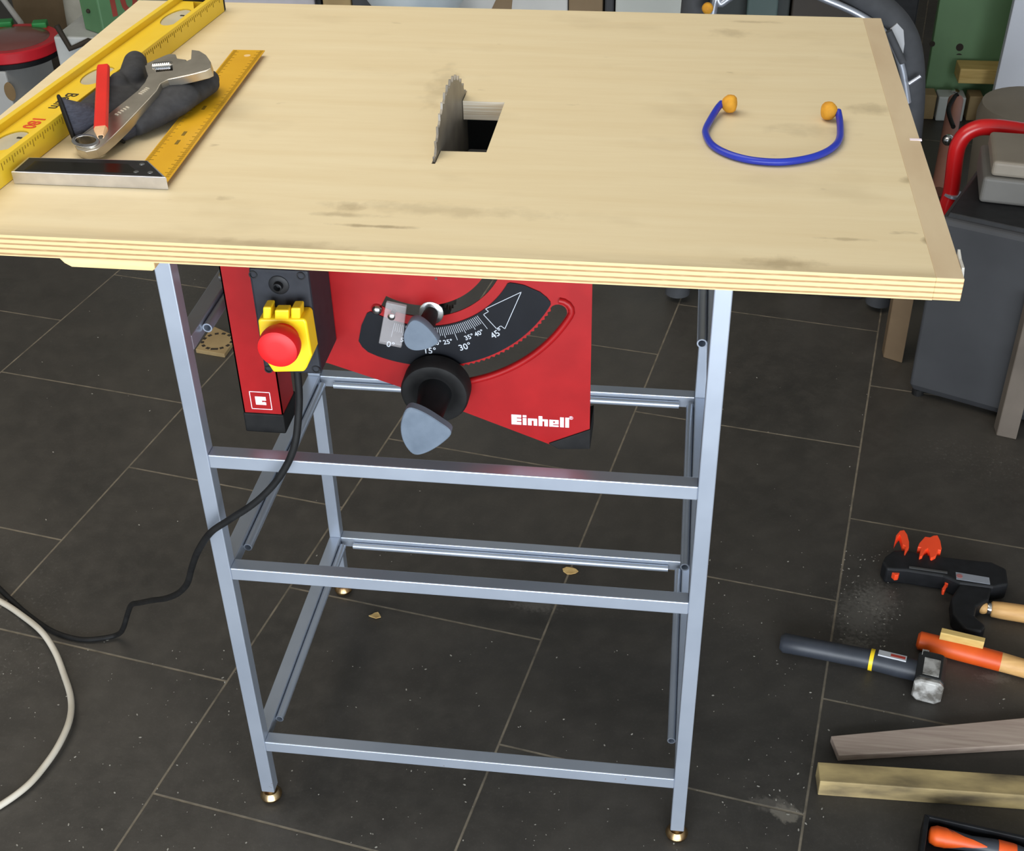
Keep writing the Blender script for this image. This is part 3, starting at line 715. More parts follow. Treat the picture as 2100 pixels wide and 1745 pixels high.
make_glove('dark grey work glove with upright finger under the red pencil, cuff towards the level',
    [gp(190, 238, .018), gp(215, 222, .018), gp(238, 204, .017), gp(254, 192, .015)], [.026, .029, .029, .024], [.013, .015, .015, .012],
    [([gp(262, 186, .016), gp(271, 158, .026), gp(278, 128, .030)], [.0125, .0150, .0135]),
     ([gp(236, 196, .020), gp(241, 178, .026), gp(244, 166, .027)], [.0120, .0125, .0105]),
     ([gp(262, 200, .014), gp(284, 184, .0135), gp(306, 170, .013)], [.0115, .0115, .010]),
     ([gp(266, 212, .0125), gp(286, 198, .0125), gp(306, 186, .012)], [.0115, .011, .010]),
     ([gp(216, 214, .016), gp(224, 196, .020), gp(230, 186, .021)], [.011, .011, .010])],
    [(gp(120, 197, .050), gp(153, 289, .0035), .014), (gp(140, 204, .046), gp(176, 283, .0035), .015), (gp(166, 210, .040), gp(206, 272, .0035), .015), (gp(196, 213, .035), gp(232, 258, .0035), .014)])
make_glove('dark grey work glove lying palm down between the wrench and the try square blade',
    [gp(262, 262, .012), gp(300, 236, .015), gp(345, 208, .020), gp(375, 188, .023)], [.019, .027, .031, .026], [.010, .0135, .015, .0145],
    [([gp(372, 190, .0225), gp(405, 172, .0225), gp(430, 163, .021)], [.0135, .013, .0115]),
     ([gp(385, 200, .0215), gp(412, 182, .0215), gp(432, 172, .0205)], [.012, .012, .0105]),
     ([gp(360, 180, .023), gp(388, 164, .024), gp(412, 155, .022)], [.013, .0125, .011]),
     ([gp(345, 188, .020), gp(370, 170, .021), gp(388, 162, .019)], [.011, .011, .010]),
     ([gp(322, 212, .018), gp(336, 190, .024), gp(343, 178, .026)], [.012, .0115, .010])],
    [(gp(231, 274, .0165), gp(247, 285, .0035), .008), (gp(243, 265, .0185), gp(262, 278, .0035), .009), (gp(256, 254, .020), gp(280, 270, .0035), .0095), (gp(270, 245, .021), gp(296, 259, .0035), .0095)])

# ------------------------------------------------------------------ adjustable wrench
wr = thing('adjustable_wrench', 'satin chrome adjustable wrench lying across the dark gloves', 'wrench', gp(180, 292, 0))
Pa, Pb, Pc = gp(182, 288, .016), gp(385, 150, .047), gp(300, 240, .034)
Nw = (Pb-Pa).cross(Vector((0, 0, 1))).cross(Pb-Pa).normalized()
if Nw.z < 0: Nw = -Nw
def wp(x, y, h=0.): return apl((100+x/5.833, 90+y/5.833), Pa+Nw*h, Nw)
ux = (Pb-Pa).normalized(); uy = Nw.cross(ux); Mq = frameM(Pa, ux, uy)
inv = Mq.inverted()
def w2(x, y): p = inv @ wp(x, y); return (p.x, p.y)
out = [(288, 1190), (330, 1130), (420, 1060), (560, 950), (720, 830), (900, 690), (1060, 560), (1150, 455), (1185, 380), (1165, 320), (1150, 255), (1280, 236), (1480, 226), (1640, 205), (1700, 180), (1708, 68), (1800, 80), (1880, 130), (1935, 210), (1940, 290), (1880, 318), (1700, 365), (1560, 395), (1420, 425), (1340, 470), (1290, 560), (1180, 680), (1000, 870), (900, 975), (760, 1110), (640, 1215), (560, 1262), (440, 1290), (340, 1265)]
eye = [(345 + 0, 0)]
ec = (446, 1160)
eye = [(ec[0]+125*math.cos(2*PI*k/22), ec[1]+50*math.sin(2*PI*k/22)) for k in range(22)]
knw = [(1268, 262), (1478, 245), (1482, 315), (1280, 335)]
L1 = [Vector((*w2(*p), 0)) for p in out]
bdw = MB().shape([[w2(*p) for p in out], [w2(*p) for p in eye], [w2(*p) for p in knw]], .0100, Mq)
wb = build('body', bdw, WRENCH, wr, bevel=.0030, seg=4, smooth=35)
eb = MB().shape([[w2(ec[0]-4+168*math.cos(2*PI*k/36), ec[1]+8+80*math.sin(2*PI*k/36)) for k in range(36)], [w2(*p) for p in eye]], .0135, frameM(Pa+Nw*.0012, ux, uy))
build('ring_boss', eb, CHROME, wb, smooth=50, bevel=.0022, seg=3)
jaw = [(1160, 215), (1380, 120), (1440, 100), (1510, 105), (1525, 155), (1640, 170), (1640, 205), (1480, 224), (1280, 234), (1165, 250)]
build('movable_jaw', MB().shape([[w2(*p) for p in jaw]], .0095, frameM(Pa-Nw*.0015, ux, uy)), WRENCH, wr, bevel=.0012)
ka, kb_ = wp(1272, 300, -.004), wp(1480, 282, -.004)
kn = MB()
for k in range(9):
    t0, t1 = k/9, (k+.62)/9; kn.cyl(ka.lerp(kb_, t0), ka.lerp(kb_, t1), .0072, n=18)
kn.cyl(ka, kb_, .0058, n=18)
build('adjusting_worm', kn, CHROME, wr, smooth=40)
STMP = mat('light_stamp', (206, 200, 184), .4, .5)
for a_, b_, wd in (((1090, 600), (1190, 520), .0052), ((800, 850), (960, 745), .0048)):
    stp = MB(); A_, B_ = wp(*a_, .0003), wp(*b_, .0003); d = B_-A_
    for k in range(5):
        q0 = A_.lerp(B_, k/5+.02); q1 = A_.lerp(B_, k/5+.13); stp.obox((q0+q1)/2, d, Nw.cross(d), Nw, (q1-q0).length, wd, .0006)
    build('stamped_lettering', stp, STMP, wb)

# ------------------------------------------------------------------ carpenter pencil
pe0, pe1 = gp(212, 139, .046), gp(207, 266, .0415)
d = pe1-pe0; d.normalize()
cp_ = thing('carpenter_pencil', 'flat red carpenter pencil resting on the glove and the wrench', 'pencil', gp(210, 205, .03))
s_ = d.cross(Vector((0, 0, 1))).normalized(); u_ = s_.cross(d)
def hexring(p, w, h): return [p+s_*(w*a_)+u_*(h*b_) for a_, b_ in ((-1, -.35), (-.75, -1), (.75, -1), (1, -.35), (1, .35), (.75, 1), (-.75, 1), (-1, .35))]
build('shaft', MB().loft([hexring(pe0-d*.002, .0058, .003), hexring(pe0, .0068, .0042), hexring(pe1, .0068, .0042)]), PENCIL, cp_, bevel=.0006)
tip = pe1+d*.017
build('sharpened_tip', MB().loft([hexring(pe1, .0066, .0040), hexring(tip, .0032, .0020)]), PWOOD, cp_)
build('lead', MB().loft([hexring(tip, .0024, .0014), hexring(tip+d*.003, .0019, .0010)]), TXTK, cp_)

# ------------------------------------------------------------------ ear plug band
ebl = thing('ear_plug_band', 'blue hearing protection band with two orange foam plugs on the plywood', 'ear protection', az((1585, 300), ZT))
e5 = lambda x, y, z: az((1400+x/5.25, 150+y/5.25), ZT+z)
path = [e5(420, 325, .010), e5(370, 385, .008), e5(300, 500, .005), e5(250, 600, .0042), e5(252, 665, .0042), e5(300, 755, .0042), e5(400, 830, .0042), e5(560, 895, .0042), e5(760, 940, .0042), e5(1000, 958, .0042), e5(1200, 945, .0042), e5(1400, 905, .0042), e5(1550, 845, .0042), e5(1650, 770, .0042), e5(1692, 690, .0042), e5(1697, 600, .0045), e5(1690, 500, .006), e5(1672, 410, .010)]
build('band', MB().tube(smoothpath(path, 6), .0037, 12), BLUE, ebl, smooth=60)
for c0, c1 in ((e5(420, 325, .010), e5(520, 330, .0105)), (e5(1660, 405, .010), e5(1545, 405, .0105))):
    dd = (c1-c0).normalized()
    build('foam_plug', MB().lathe(c0, dd, [(0, .002), (.001, .005), (.003, .0072), (.006, .0094), (.009, .0098), (.013, .0092), (.0155, .0070), (.0165, .003)], 22), PLUG, ebl, smooth=50)

# ------------------------------------------------------------------ floor: white hose, flakes, chips, slotted board
hp = [az(p, .005) for p in ((-90, 1190), (0, 1233), (45, 1262), (85, 1295), (112, 1335), (130, 1380), (145, 1430), (143, 1475), (122, 1525), (92, 1570), (55, 1612), (0, 1652), (-70, 1690))]
for i, zz in enumerate((0, .0, .003, .012, .008, .002, .006, .009, .008, .005, .003, 0, 0)): hp[i] = az(((-90, 0, 45, 85, 112, 130, 145, 143, 122, 92, 55, 0, -70)[i], (1190, 1233, 1262, 1295, 1335, 1380, 1430, 1475, 1525, 1570, 1612, 1652, 1690)[i]), .0052+zz)
tag(build('white_cable', MB().tube(smoothpath(hp, 8), .0050, 12), WCAB, loc=(hp[6].x, hp[6].y, 0), smooth=60), 'off white cable curving over the slate floor at the left', 'cable')
def flake(px, py, r, label):
    c = az((px, py), .001); L = [c+Vector((r*math.cos(a_)*random.uniform(.6, 1.2)*1.5, r*math.sin(a_)*random.uniform(.6, 1.2), random.uniform(-.0006, .001))) for a_ in [2*PI*k/9 for k in range(9)]]
    tag(build('wood_flake', MB().prism(L, (0, 0, .0018)), FLAKE, loc=(c.x, c.y, 0)), label, 'wood flake', 'curled wood flakes under the table')
flake(771, 1263, .007, 'pale wood flake on the floor behind the middle front rail, left one')
flake(1170, 1171, .009, 'tan wood flake on the floor beside the lower back rail, right one')
ch = MB()
def chip(c, r):
    a0 = random.uniform(0, 2*PI); el = random.uniform(1, 2.2)
    ex = Vector((math.cos(a0), math.sin(a0), 0)); ey = Vector((-ex.y, ex.x, 0))
    ch.prism([c+ex*(r*el*math.cos(2*PI*k/5))+ey*(r*math.sin(2*PI*k/5)) for k in range(5)], (0, 0, r*.6))
regions = [((0, 1300), (520, 1745), 150), ((560, 1560), (1650, 1745), 120), ((600, 1300), (1380, 1560), 60), ((1450, 1050), (1700, 1700), 110), ((1720, 1130), (1850, 1330), 120), ((0, 560), (420, 1150), 40), ((1480, 700), (1800, 1060), 25), ((1700, 1420), (2100, 1480), 14), ((560, 980), (1000, 1180), 14)]
for (xa, ya), (xb, yb_), n in regions:
    for _ in range(int(n*.8)):
        c = az((random.uniform(xa, xb), random.uniform(ya, yb_)), .0001); chip(c, random.choice((.0004, .0005, .0005, .0006, .0008, .0011)))
tag(build('wood_chips', ch, CHIP, weld=False), 'pale sawdust chips scattered over the dark tiles', 'wood chips', kind='stuff')
sbq = [az(p, .010) for p in ((401, 716), (460, 726), (486, 690), (436, 668))]
sbb = tag(build('slotted_square', MB().prism(sbq, (0, 0, -.0098)), BOARDP, loc=(sbq[0].x, sbq[0].y, 0), bevel=.001), 'small tan square board with a ring of dark slots on the floor', 'wooden board')
cs_ = sum(sbq, Vector())/4; rg = MB()
rr = (sbq[1]-sbq[0]).length*.46
for k in range(13):
    a_ = 2*PI*k/13; c = Vector((cs_.x+rr*math.cos(a_), cs_.y+rr*math.sin(a_), .0102)); t_ = Vector((-math.sin(a_), math.cos(a_), 0))
    rg.obox(c, t_, Vector((math.cos(a_), math.sin(a_), 0)), Vector((0, 0, 1)), .0085 if k != 10 else .016, .007, .0008)
build('slot_ring', rg, SLOT, sbb)

# ------------------------------------------------------------------ floor tools, right
# club hammer
hm = thing('club_hammer', 'club hammer with black handle and worn steel head on the floor', 'hammer', az((1750, 1345), 0))
h0, h1, h2 = az((1608, 1318), .0165), az((1780, 1351), .0180), az((1900, 1380), .0205)
build('handle', MB().tube([h0-(h1-h0).normalized()*.006, h0, h0.lerp(h1, .25), h1, h1.lerp(h2, .5), h2], [.011, .0160, .0155, .0160, .0172, .0165], 18), GRIP, hm, smooth=50)
yr = az((1788, 1350), .022); dh = (h2-h1).normalized(); pr = h1+dh*((yr-h1).dot(dh))
build('yellow_ring', MB().cyl(pr-dh*.003, pr+dh*.003, .0174, n=20), YEL, hm, smooth=40)
ah = (h2-h1).normalized(); nh = (Vector((0, .12, .99))-ah*ah.dot(Vector((0, .12, .99)))).normalized(); sh = nh.cross(ah)
def on_handle(px, off):
    q_ = az((px, 1350), .02); return h1+ah*((q_-h1).dot(ah))+nh*(.0168+off)
la, lb2 = on_handle(1800, 0), on_handle(1860, 0)
build('label', MB().obox((la+lb2)/2, ah, sh, nh, (lb2-la).length, .0125, .0024), mat('silver_label', (186, 188, 192), .45), hm)
build('label_stripe', MB().obox(la.lerp(lb2, .70)+nh*.0009, ah, sh, nh, .022, .0060, .0012), mat('red_label_print', (176, 62, 50), .5), hm)
f_, n_ = az((1916, 1334), .044), az((1906, 1401), .044)
ax = (n_-f_); ax.z = 0; ll = ax.length; ax.normalize(); sxv = Vector((-ax.y, ax.x, 0)); hcn = (f_+n_)/2; hcn.z = .0225
def sq(c, w, ch_): return [c+sxv*a_*w+Vector((0, 0, b_*w)) for a_, b_ in ((-1, -ch_), (-ch_, -1), (ch_, -1), (1, -ch_), (1, ch_), (ch_, 1), (-ch_, 1), (-1, ch_))]
hd = MB().loft([sq(hcn-ax*(ll/2), .017, .6), sq(hcn-ax*(ll/2-.006), .0215, .7), sq(hcn+ax*(ll/2-.012), .0215, .7)])
hh = build('head', hd, CAST, hm, bevel=.0012)
build('striking_face', MB().loft([sq(hcn+ax*(ll/2-.0119), .0205, .7), sq(hcn+ax*(ll/2-.004), .0222, .68), sq(hcn+ax*(ll/2), .0195, .6)]), WORN, hh, bevel=.001)
pc = hcn+ax*(ll*.02)+Vector((0, 0, .0218)); build('ground_patch', MB().obox(pc, ax, sxv, Vector((0, 0, 1)), .036, .024, .001), WORN, hh)
pc = hcn-ax*(ll*.40)+Vector((0, 0, .0175))-sxv*.012; build('worn_corner', MB().obox(pc, ax, sxv, Vector((0, 0, 1)), .012, .010, .006), WORN, hh)

# orange handled tool
ot = thing('orange_handled_tool', 'tool handle half painted orange half bare wood behind the club hammer', 'tool handle', az((1990, 1340), 0))
o0, o1, o2 = az((1886, 1313), .016), az((2052, 1357), .016), az((2150, 1385), .016)
build('painted_grip', MB().tube([o0-(o1-o0).normalized()*.004, o0, o0.lerp(o1, .5), o1], [.010, .0150, .0160, .0155], 18), ORANGE, ot, smooth=50)
build('bare_shaft', MB().tube([o1, o2], [.0153, .0140], 18), HANDW, ot, smooth=50)
# offcut block resting on it
zo = .046
of = [az(p, zo) for p in ((1932, 1287), (2021, 1308), (2019, 1317), (1929, 1297))]
tag(build('wood_offcut', MB().prism(of, (0, 0, -.0150)), PINE, loc=(of[0].x, of[0].y, .03), bevel=.0006), 'small pale wood offcut lying on the orange tool handle', 'wood offcut')
# wooden file handle
wh = thing('wooden_tool_handle', 'turned wooden handle with knob end and steel ferrule right of the clamp grip', 'tool handle', az((2060, 1258), 0))
w0, w1 = az((2016, 1246), .014), az((2160, 1268), .014); dd = (w1-w0).normalized()
build('grip', MB().lathe(w0, dd, [(.012, .0105), (.014, .0130), (.030, .0142), (.09, .0150), (.14, .0130)], 22), HANDW, wh, smooth=50)
build('end_knob', MB().ball(w0, .0105, 16), HANDW, wh, smooth=60)
build('ferrule', MB().lathe(w0, dd, [(.006, .0092), (.008, .0098), (.013, .0100), (.0135, .0085)], 20), CHROME, wh, smooth=40)

# one-hand clamp, black with orange jaw pads
cl = thing('bar_clamp', 'black one-hand clamp with orange jaw pads and silver label', 'clamp', az((1930, 1170), 0))
b5 = lambda x, y, z: az((1800+x/7., 1060+y/7.), z)
bodyL = [b5(*p, .034) for p in ((70, 640), (110, 560), (230, 470), (430, 470), (640, 530), (900, 560), (1250, 600), (1640, 640), (1850, 740), (1880, 960), (1660, 1000), (1180, 940), (940, 840), (430, 760), (130, 740))]
bdy = build('body', MB().prism(bodyL, (0, 0, -.033)), BLACK, cl, bevel=.004, seg=3)
e0, e1 = b5(450, 722, .0345), b5(1000, 800, .0345); build('steel_bar', MB().obox((e0+e1)/2, e1-e0, Vector((0, 0, 1)).cross(e1-e0), Vector((0, 0, 1)), (e1-e0).length, .004, .002), mat('dull_steel', (96, 96, 96), .4, .6), bdy)
lb_ = [b5(*p, .0348) for p in ((1120, 790), (1600, 870), (1615, 965), (1130, 890))]
lbo = build('label', MB().prism(lb_, (0, 0, -.0012)), mat('silver_grey_label', (128, 132, 140), .45), cl)
c = b5(1175, 845, .0352); build('label_dot', MB().lathe((c.x, c.y, c.z-.0006), (0, 0, 1), [(0, .0052), (.0006, .005)], 16), mat('red_label_dot', (150, 96, 96), .5), lbo)
def arch(pts, w, zt0):
    lp = [az((1800+x/7., 1060+y/7.), zt0) for x, y in pts]; return MB().prism(lp, (0, 0, -w))
build('jaw_pad', arch([(240, 380), (265, 260), (320, 195), (380, 185), (425, 250), (450, 350), (450, 430), (395, 520), (385, 500), (400, 420), (360, 395), (335, 300), (320, 255), (290, 290)], .014, .040), ORJAW, cl, bevel=.001)
build('jaw_pad', arch([(575, 430), (600, 370), (680, 280), (750, 290), (800, 265), (860, 260), (900, 340), (920, 450), (910, 480), (870, 470), (835, 560), (780, 590), (760, 580), (745, 500), (720, 450), (680, 480), (640, 560), (600, 575), (600, 540), (625, 440)], .014, .040), ORJAW, cl, bevel=.001)
build('foot_pad', arch([(175, 765), (270, 770), (318, 795), (300, 832), (250, 838)], .012, .026), ORJAW, cl, bevel=.001)
build('trigger', arch([(960, 850), (1020, 850), (1060, 890), (1040, 950), (985, 960), (990, 1000), (960, 1060), (930, 1055), (925, 1020), (965, 960)], .010, .022), ORJAW, cl, bevel=.001)
gr_ = [b5(*p, .030) for p in ((1180, 950), (1640, 1010), (1600, 1180), (1420, 1280), (1400, 1420), (1560, 1560), (1500, 1640), (1250, 1600), (1080, 1380), (1060, 1150))]
build('pistol_grip', MB().prism(gr_, (0, 0, -.029)), BLACK, cl, bevel=.004, seg=3)

# planks
def plank(name, label, top, th, z, m, dz=0., cat='plank'):
    L = [az(p, z) for p in top]
    tag(build(name, MB().prism(L, (0, 0, -th)), m, loc=(L[0].x, L[0].y, z-th), bevel=.0012), label, cat)
plank('planed_strip', 'grey brown planed wooden strip on the floor, upper of the two at bottom right', ((1704, 1509), (2180, 1464), (2180, 1522), (1720, 1549)), .0125, .0128, GREYW, 0., 'wood strip')
plank('stained_batten', 'stained pine batten on the floor between planed strip and black tray', ((1677, 1562), (2180, 1595), (2180, 1637), (1682, 1602)), .0300, .0302, DIRTYW, 0., 'wood batten')
# tray and screwdriver
tr = [az(p, .032) for p in ((1896, 1668), (2180, 1730), (2160, 1830), (1880, 1790))]
ti = [az(p, .032) for p in ((1906, 1676), (2170, 1735), (2152, 1820), (1892, 1780))]
tray = MB().prism([Vector((p.x, p.y, .0005)) for p in tr], (0, 0, .006))
for i in range(4):
    a_, b_, c2, d2 = tr[i], tr[(i+1) % 4], ti[(i+1) % 4], ti[i]
    tray.prism([a_, b_, c2, d2], (0, 0, -.0315))
tag(build('tool_tray', tray, BLACK, loc=(tr[0].x, tr[0].y, 0), bevel=.0012, weld=False), 'black plastic tool tray in the bottom right corner', 'tray')
sdv = thing('screwdriver', 'orange and black screwdriver handle lying in the black tray', 'screwdriver', az((1960, 1725), .0066))
s0, s1 = az((1905, 1711), .0205), az((2140, 1762), .0205); dd = (s1-s0).normalized()
build('grip', MB().lathe(s0, dd, [(0, .006), (.002, .0105), (.010, .0135), (.030, .0125), (.055, .0105), (.085, .0128), (.115, .0115), (.130, .008)], 24), GRIP, sdv, smooth=50)
og = MB()
for a0_, a1_, r_ in ((0, .022, 1.03),):
    og.lathe(s0-dd*.0006, dd, [(0, .0062), (.002, .0108), (.010, .0139), (.022, .0135), (.0222, .012)], 24)
x_, y_, z__ = basis(dd)
vis = (CAM-s0).normalized(); vis = (vis-dd*vis.dot(dd)).normalized(); sid = dd.cross(vis)
rings = []
for h, r, hw_ in ((.020, .0137, 1.5), (.032, .0128, 1.0), (.045, .0119, .62), (.056, .0112, .5), (.066, .0118, .25), (.074, .0124, .05)):
    rings.append([s0+dd*h+(vis*math.cos(t)+sid*math.sin(t))*r for t in np.linspace(-hw_, hw_, 9)])
V = [p for r in rings for p in r]; Fc = [(k*9+i, k*9+i+1, (k+1)*9+i+1, (k+1)*9+i) for k in range(5) for i in range(8)]
og.add(V, Fc)
og.lathe(s0+dd*.088, dd, [(0, .0120), (.001, .0132), (.020, .0124), (.030, .0105)], 24)
build('orange_inlay', og, ORANGE, sdv, smooth=50)
build('shank', MB().cyl(s0+dd*.125, s0+dd*.19, .003, n=12), CHROME, sdv, smooth=40)

# ------------------------------------------------------------------ right background
bx = thing('storage_bin', 'large dark grey bin on the floor right of the tabletop', 'bin', (1.25, 1.25, 0))
f0 = az((1857, 812), 0.0); f1 = az((2056, 868), 0.0); dx = (f1-f0); dx.z = 0; fd = dx.normalized(); bdir = Vector((-fd.y, fd.x, 0))
wbn = dx.length*1.35
Zb = .405
fr0 = [f0, f0+fd*wbn, f0+fd*wbn+bdir*.30, f0+bdir*.30]
mb_ = MB(); 
def shrink(z, k, grow=0.):
    cen = sum(fr0, Vector())/4; return [cen+(p-cen)*k+Vector((0, 0, z)) for p in fr0]
mb_.loft([shrink(.012, .93), shrink(.03, .985), shrink(Zb-.05, 1.0), shrink(Zb-.012, 1.0), shrink(Zb, .96)])
build('body', mb_, GREYF, bx, bevel=.006, seg=3)
for k in range(4):
    c = shrink(0, .86)[k]; build('foot', MB().cyl((c.x, c.y, 0), (c.x, c.y, .014), .012, n=16), RUBBER, bx)
cen = sum(fr0, Vector())/4
build('lid_lip', MB().loft([shrink(Zb-.004, .93), shrink(Zb+.008, .90)]), BLACK, bx, bevel=.002)
# grey case on the bin
cs2 = thing('grey_case', 'grey plastic case with a dark grip slot standing on the dark bin', 'case', cen+Vector((0, 0, Zb+.008)))
g0 = ay((2003, 420), cen.y-.02); gl = g0.x
cb_ = [Vector((gl, cen.y-.03, 0)), Vector((gl+.34, cen.y-.09, 0)), Vector((gl+.37, cen.y+.10, 0)), Vector((gl+.02, cen.y+.13, 0))]
zc = Zb+.0085
build('shell', MB().prism([p+Vector((0, 0, zc)) for p in cb_], (0, 0, .052)), GREYM, cs2, bevel=.007, seg=3)
cb2 = [cen_ for cen_ in cb_]
cc2 = sum(cb_, Vector())/4
build('lid', MB().prism([cc2+(p-cc2)*.93+Vector((0, 0, zc+.0525)) for p in cb_], (0, 0, .030)), BEIGE, cs2, bevel=.007, seg=3)
pm = (cb_[0]*.42+cb_[1]*.58)+Vector((0, -.001, zc+.066)); ddn = (cb_[1]-cb_[0])
build('grip_slot', MB().obox(pm+Vector((0, .008, 0)), ddn, Vector((0, 0, 1)).cross(ddn), Vector((0, 0, 1)), .10, .012, .016), BLACK, cs2, bevel=.002)
# round taupe bucket behind
tb = ay((2118, 255), 1.75)
tag(build('taupe_bucket', MB().lathe((tb.x, 1.75, 0), (0, 0, 1), [(0, .10), (.01, .105), (tb.z+.02, .125), (tb.z+.045, .118), (tb.z+.05, .06)], 36), BEIGE, loc=(tb.x, 1.75, 0), smooth=35), 'taupe round bucket at the right edge behind the red tube', 'bucket')
# red tube of the hand truck
ht = thing('hand_truck', 'bent red tube handle of a hand truck beyond the tabletop', 'hand truck', (1.1, 1.42, 0))
yt = 1.42
rp_ = [Vector((ay((1960, 480), yt).x+.10, yt+.03, 0.018)), Vector((ay((1955, 480), yt).x+.02, yt+.01, .14)), ay((1938, 450), yt), ay((1951, 390), yt), ay((1960, 318), yt), ay((1968, 292), yt), ay((1983, 273), yt), ay((2008, 262), yt), ay((2040, 261), yt), ay((2075, 265), yt), ay((2110, 270), yt), ay((2250, 285), yt), ay((2290, 300), yt), ay((2310, 330), yt), ay((2318, 400), yt)]
rp_.append(Vector((rp_[-1].x+.01, yt, .012)))
build('handle_tube', MB().tube(smoothpath(rp_, 6), .0165, 18), REDT, ht, smooth=60)
c = ay((1955, 398), yt); build('collar', MB().lathe(c, (0.14, 0, 1), [(-.004, .018), (-.003, .0215), (.003, .0215), (.004, .018)], 24), SILV, ht, smooth=40)
c = ay((1966, 440), yt); build('brace', MB().tube([c+Vector((-.025, .012, -.01)), c+Vector((0.02, .02, .02)), c+Vector((.045, .02, -.02)), c+Vector((.02, .02, -.14)), Vector((c.x+.02, yt+.03, .012))], .010, 12), REDT, ht, smooth=60)
# pinkish pipe with chrome bolt, outlet box, blocks, green board, white board
pp = thing('leaning_pipe', 'pinkish pipe leaning on the grey outlet box behind the red tube', 'pipe', (1.16, 1.9, 0))
q0 = az((1925, 395), .012); q1 = ay((1960, 205), 2.45)
build('tube', MB().tube([q0, q1], .021, 16), COPPER, pp, smooth=60)
c = ay((1944, 287), 1.92); build('clamp_bolt', MB().ball(c, .014, 14), CHROME, pp, smooth=60)
wq = [ay((1955, 260), 2.2), ay((1945, 225), 2.35), ay((1957, 200), 2.43), ay((1965, 193), 2.44)]
build('cable', MB().tube(smoothpath(wq, 5), .006, 10), RUBBER, pp, smooth=60)
YG = 2.72
gA, gB = ay((1890, 228), YG), ay((2062, 240), YG)
zt2 = 1.1
gb = MB().prism([Vector((gA.x, YG, .005)), Vector((gB.x+.02, YG, .005)), Vector((gB.x+.16, YG+.32, zt2)), Vector((gA.x+.05, YG+.32, zt2))], (0, .03, .006))
gbd = tag(build('green_board', gb, GREENP, loc=(gA.x, YG, 0), bevel=.002), 'tall green painted board leaning beyond the right of the table', 'board')
gn = Vector((0, -zt2, .32)).normalized()
for px, py, r in ((1968, 97), (1966, 118), (1912, 90)) and ((1968, 97, .011), (1966, 118, .012), (1912, 90, .008)):
    c = apl((px, py), Vector((gA.x, YG, 0)), gn); build('drilled_hole', MB().cyl(c-gn*.002, c+gn*.0012, r, n=18), SLOT, gbd)
c = ay((2002, 155), YG-.05)
tag(build('wood_block', MB().box((c.x-.05, YG-.06, c.z-.022), (c.x+.08, YG+.02, c.z+.022)), PINE, loc=(c.x, YG, c.z-.03), bevel=.003), 'light wood block fixed on the green board beside the white board', 'wood block')
YO = YG-.05
oa = az((1918, 232), 0)
ob_ = thing('outlet_box', 'grey box with a silver pin at the foot of the green board', 'box', (oa.x+.05, YO, 0))
x0_, x1_ = ay((1919, 215), YO).x, ay((1975, 215), YO).x
zt3 = ay((1950, 192), YO).z
build('case', MB().box((x0_, YO-.03, 0), (x1_, YO+.035, zt3)), GREYC, ob_, bevel=.004)
c = Vector(((x0_+x1_)/2+.01, YO, zt3)); build('pin', MB().lathe(c, (0, 0, 1), [(0, .012), (.01, .012), (.014, .006)], 16), CHROME, ob_, smooth=40)
for px0, px1, lab in ((1890, 1917, 'tan wood block left of the grey outlet box'), (1984, 2012, 'brown wood block right of the grey outlet box')):
    xa, xb = ay((px0, 210), YO).x, ay((px1, 210), YO).x
    tag(build('wood_block', MB().box((xa, YO-.02, 0), (xb, YO+.04, .075)), BOARDP, loc=((xa+xb)/2, YO, 0), bevel=.003), lab, 'wood block')
wA = ay((2018, 246), YG-.16)
tag(build('white_board', MB().prism([Vector((wA.x, YG-.20, .004)), Vector((wA.x+.7, YG-.26, .004)), Vector((wA.x+.78, YG+.06, 1.15)), Vector((wA.x+.10, YG+.12, 1.15))], (0, .025, .006)), WPAN, loc=(wA.x, YG-.2, 0), bevel=.002), 'large white board leaning at the right beside the green board', 'board')
# posts under the right side
def post(name, label, pa, pb, w, m, back=.03):
    a_, b_ = az(pa, 0), az(pb, 0); v = b_-a_
    tag(build(name, MB().prism([Vector((a_.x, a_.y, 0)), Vector((b_.x, b_.y, 0)), Vector((b_.x, b_.y+back, 0)), Vector((a_.x, a_.y+back, 0))], (0.0, .0, w)), m, loc=(a_.x, a_.y, 0), bevel=.002), label, 'wood post')
post('wood_post', 'brown wooden post standing on the floor left of the dark bin', (1811, 733), (1850, 745), .40, mat('dark_brown_post', (92, 74, 54), .75, 0, (120, 100, 74), 6))
post('wood_post', 'grey brown wooden post at the right edge before the dark bin', (2043, 893), (2084, 902), .30, mat('grey_brown_post', (88, 80, 72), .75, 0, (110, 100, 90), 8))
# small crates under and beyond the table
for px0, px1, py, lab in ((1612, 1688, 598, 'low grey crate far under the table right of the leg'), (1700, 1770, 606, 'low dark grey crate beside the grey crate under the table')):
    a_, b_ = az((px0, py+14), 0), az((px1, py+14), 0)
    tag(build('crate', MB().box((a_.x, a_.y+.02, 0), (b_.x, a_.y+.25, .16)), GREYM if px0 < 1690 else GREYF, loc=(a_.x, a_.y, 0), bevel=.006), lab, 'crate')

